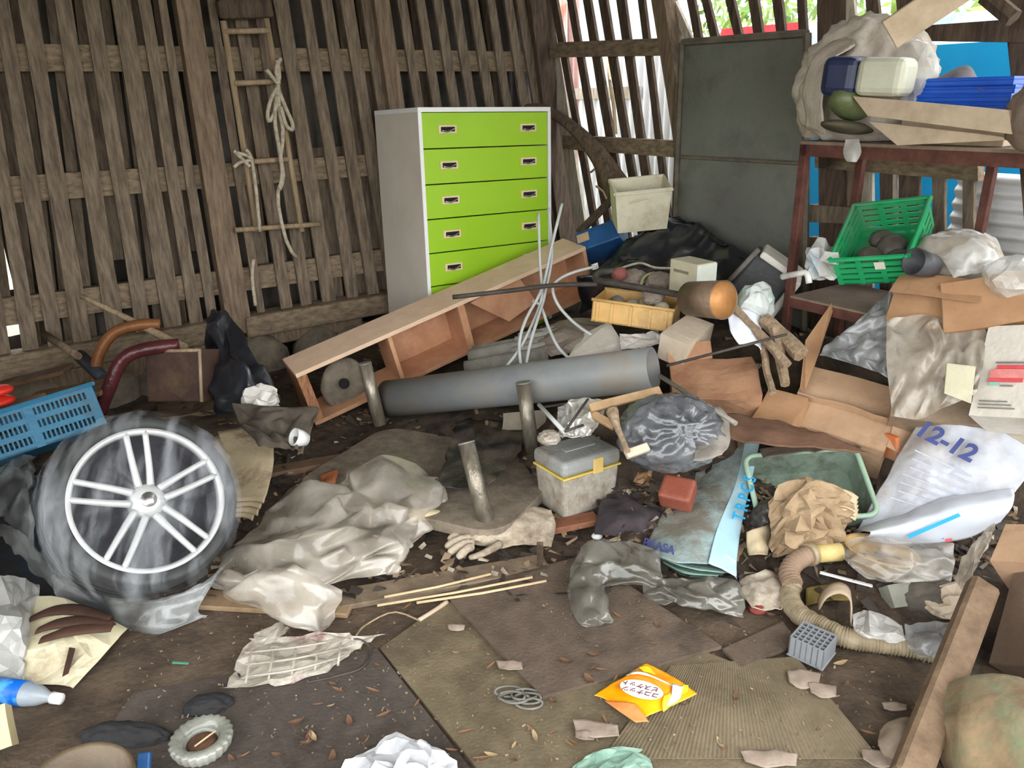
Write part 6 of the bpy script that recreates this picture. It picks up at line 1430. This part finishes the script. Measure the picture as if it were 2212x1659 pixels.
# ---- grey grid block
M_GRID = mat('grey_grid', RGB(122, 124, 126), RGB(136, 138, 140), rough=.55, bump=.03)
lx, ly, hg = .10, .094, .066
GM = FR((.786, 1.814, .012), 0, 0, -43.2)
gr_ = thing('grid_block', 'grey plastic block with a grid of square holes', 'rack', GM @ Vector((lx / 2, ly / 2, 0)))
nx, ny, wl = 6, 5, .0035
MB().box(GM, (lx, ly, .004), .001).build('block_base', M_GRID, gr_)
for i in range(nx + 1):
    MB().box(GM @ Matrix.Translation((i * (lx - wl) / nx, 0, .004)), (wl, ly, hg - .004 - (.002 if 0 < i < nx else 0))).build('grid_wall', M_GRID, gr_)
for j in range(ny + 1):
    MB().box(GM @ Matrix.Translation((0, j * (ly - wl) / ny, .004)), (lx, wl, hg - .0045 - (.002 if 0 < j < ny else 0))).build('grid_wall', M_GRID, gr_)
MB().box(GM @ Matrix.Translation((-.003, -.003, 0)), (lx + .006, ly + .006, .006), .002).build('foot_flange', M_GRID, gr_)

# ---- lower right: timber, dark carton, printed sack
M_TIMB = wood('worn_timber', RGB(92, 73, 56), RGB(124, 102, 80), stretch=(2, 2, 2), scale=7)
ta, tb_ = D(1945, 1700, 1.775), D(2112, 1275, 2.22)
tag(plank(ta, tb_, .078, .055, up=Vector((-.2, -.75, .62)), bev=.01).build('timber_beam', M_TIMB), 'worn timber beam slanting up at lower right', 'timber')
M_DCARD = mat('dark_carton', RGB(92, 74, 60), RGB(112, 92, 76), rough=.8, scale=4)
T = F3(D(2138, 1432, 1.66), D(2280, 1445, 1.52), D(2142, 1230, 1.80))
card((D(2138, 1432, 2.158), D(2280, 1445, 1.976), D(2142, 1230, 2.340)), (.26, .22, .29), 'dark brown carton at the right edge behind timber', M_DCARD, .004, 61)
card((D(2140, 1215, 2.286), D(2260, 1225, 2.159), D(2150, 1095, 2.413)), (.22, .19, .15), 'torn pale-edged carton stacked on the dark carton', M_CARDL, .010, 63, ('top',))
tag(facets(pd([[(2060, 1250, 2.355), (2100, 1180, 2.379), (2150, 1130, 2.342)], [(2090, 1290, 2.269), (2115, 1210, 2.294), (2148, 1150, 2.281)]]), 5, 6, 0.02, 2359).build('clear_wrap_strip', M_CLEARD, thick=.002), 'dusty clear film strip beside the torn carton', 'plastic')
M_CAMO = mat('camouflage_sack', RGB(108, 90, 66), RGB(146, 122, 92), rough=.9, scale=7, dirt=RGB(104, 112, 84), dirt_amt=.45, dirt_scale=9, bump=.6, bscale=25)
sc_ = G(2215, 1630, .08)
tag(blob(FR(sc_, 0, 0, 20), (.16, .2, .13), 141, .10, 1.5, 4, flat=-.1).build('mottled_sack', M_CAMO), 'mottled tan and green sack in the bottom right corner', 'sack')
tag(sheet(px([[(1905, 1585, .03), (1940, 1562, .05), (1992, 1560, .04)], [(1905, 1615, .03), (1945, 1600, .06), (1985, 1600, .05)], [(1920, 1640, .01), (1950, 1640, .02), (1975, 1645, .02)]]), 14, 14, .01, 10, 155).build('brown_pouch', mat('brown_pouch', RGB(120, 104, 86), RGB(150, 134, 114), rough=.7), thick=.004), 'folded brown pouch left of the slanting timber', 'pouch')

# ---- small litter
random.seed(77)
M_DRYLEAF = [mat('dry_leaf%d' % i, *c, rough=.8) for i, c in enumerate(((RGB(116, 80, 54), RGB(140, 100, 70)), (RGB(150, 126, 92), RGB(172, 148, 112)), (RGB(88, 62, 44), RGB(110, 80, 58))))]
def leafmesh(l, w, curl):
    vs, n = [], 7
    for i in range(n):
        t = i / (n - 1)
        ww = w * math.sin(math.pi * (.04 + .92 * t)) ** .8
        vs += [Vector((l * (t - .5), -ww, .002 + curl * (t - .5) ** 2 + .06 * ww)), Vector((l * (t - .5), 0, .001 + curl * (t - .5) ** 2)), Vector((l * (t - .5), ww, .002 + curl * (t - .5) ** 2 + .06 * ww))]
    fs = []
    for i in range(n - 1):
        for j in range(2): fs.append((3 * i + j, 3 * i + j + 1, 3 * i + 3 + j + 1, 3 * i + 3 + j))
    return vs, fs
LM = []
for i in range(3):
    me = bpy.data.meshes.new('dry_leaf')
    v, f = leafmesh(.055, .006 + .003 * i, .012 + .01 * i)
    me.from_pydata(v, [], f)
    me.materials.append(M_DRYLEAF[i])
    LM.append(me)
spots = [(1380, 1300), (1335, 1330), (1282, 1415), (1330, 1465), (1195, 1515), (1110, 1610), (1060, 1630), (1110, 1640), (1665, 1328), (1830, 1478), (1690, 1320), (640, 1560), (720, 1478), (730, 1490), (620, 1478), (500, 1640), (530, 1630), (1060, 1438), (1030, 1400), (985, 1410), (1480, 1520), (1395, 1655), (1450, 1630), (880, 1310), (950, 1345), (1005, 1580), (975, 1620), (1420, 1350), (1415, 1390), (900, 1520)]
for i in range(34): spots.append((random.uniform(560, 1900), random.uniform(1420, 1640)))
for i, (x, y) in enumerate(spots):
    k = random.choice((0, 1, 0, 2))
    o = bpy.data.objects.new('dry_leaf', LM[k])
    COL.objects.link(o)
    o.location = G(x, y, .026 if 1000 < x < 1520 and y < 1480 else .014)
    o.rotation_euler = (random.uniform(-.15, .15), random.uniform(-.15, .15), random.uniform(0, 6.3))
    s = random.uniform(.4, .8)
    o.scale = (s, s, s)
    onb_ = 'square brown plywood panel' if (1000 < x < 1520 and 1230 < y < 1480) else ('dark grey plywood sheet' if x < 880 else ('olive plywood sheet' if x < 1380 else 'floor beside the ribbed mat'))
    tag(o, '%s dry leaf fallen on the %s' % (('reddish-brown', 'pale straw-coloured', 'dark brown')[k], onb_), 'leaf', 'dry leaves scattered on the floor')
M_SCRAPP = mat('pinkish_scrap', RGB(124, 106, 92), RGB(160, 144, 128), rough=.9)
for i, (x, y, w, h) in enumerate(((1285, 1578, 50, 18), (1262, 1590, 22, 14), (1735, 1468, 34, 22), (1775, 1492, 32, 16), (1660, 1640, 60, 18), (1100, 1440, 28, 12), (985, 1355, 18, 8), (1900, 1640, 40, 20), (1930, 1530, 24, 10))):
    tag(sheet(px([[(x - w, y - h, .02), (x, y - h, .026), (x + w, y - h * .6, .02)], [(x - w * .8, y + h * .4, .016), (x, y + h, .018), (x + w, y + h * .8, .016)]]), 6, 10, .004, 24, i, ragged=.008).build('paper_scrap', M_SCRAPP, thick=.0015),
        ['larger crumpled paper scrap below the orange packet', 'small torn paper scrap below the orange packet', 'torn paper scrap below the grey grid block', 'pale paper scrap nearest the grid block on the mat', 'wide torn scrap at the bottom edge right of green bag', 'grey-white flake on the plywood panel edge', 'small pale flake on the olive plywood', 'torn scrap beside the brown pouch', 'small scrap left of the slanting timber'][i], 'scrap')
kt = thing('grey_knot', 'tangled grey string knot at the plywood corner', 'string', G(1120, 1515, .012))
for i in range(7):
    cx, cy = 1105 + random.uniform(-25, 40), 1508 + random.uniform(-18, 18)
    MB().tube(spline([G(cx + 26 * math.cos(a) * (1 + .3 * random.random()), cy + 12 * math.sin(a), .016 + .012 * random.random()) for a in [k * .9 + i for k in range(8)]], 24), .0035, 5).build('string_loop', mat('grey_string', RGB(92, 90, 82), RGB(124, 122, 112)), kt)
tag(MB().cbox(FR(G(390, 1432, .012), 0, 0, -6), (.05, .007, .005), .001).build('green_stub', mat('green_stub', RGB(64, 122, 96), RGB(84, 140, 112))), 'small green plastic stub on the dark floor', 'stub')
# fine litter nobody could count, on the heap and along the boards
def litter(name, m, lab, n, region, zoff, smin, smax, seed):
    random.seed(seed)
    mb = MB()
    for i in range(n):
        x, y = random.uniform(region[0], region[2]), random.uniform(region[1], region[3])
        p = G(x, y, 0.05)
        for _ in range(3):
            p = G(x, y, max(0, hz(p.x, p.y)))
        if not (-.85 < p.dot(WE) < 3.0 and p.dot(WN) < 4.1): continue
        p.z = max(0, hz(p.x, p.y)) + zoff
        a = Vector((random.gauss(0, 1), random.gauss(0, 1), random.gauss(0, .35))).normalized()
        b = a.cross(Vector((random.gauss(0, .4), random.gauss(0, .4), 1))).normalized()
        l, w = random.uniform(smin, smax), random.uniform(smin, smax) * .5
        c_ = a.cross(b) * random.uniform(0, .3) * l
        mb.add([p - a * l - b * w, p + a * l - b * w * .6 + c_, p + a * l * .8 + b * w, p - a * l + b * w * .8 + c_], [(0, 1, 2), (0, 2, 3)])
    return tag(mb.build(name, m), lab, 'litter', kind='stuff')
litter('litter', mat('litter_card', RGB(104, 84, 64), RGB(150, 126, 98), scale=3), 'brown cardboard crumbs over the whole heap', 900, (450, 700, 2200, 1260), .02, .008, .03, 1)
litter('litter', mat('litter_pale', RGB(128, 116, 98), RGB(178, 166, 148), scale=9), 'pale paper crumbs over the whole heap', 300, (450, 740, 2200, 1260), .022, .006, .02, 2)
litter('litter', mat('litter_dark', RGB(44, 38, 34), RGB(70, 60, 52), scale=3), 'dark crumbs of dirt over the heap', 900, (0, 700, 2200, 1300), .018, .012, .05, 3)
litter('litter', mat('litter_floor', RGB(104, 86, 68), RGB(150, 130, 104), scale=30), 'fine straw-coloured crumbs on the floor boards', 900, (260, 1290, 2050, 1655), .017, .0015, .006, 4)
for ob in bpy.data.objects:
    if '_org' in ob: del ob['_org']
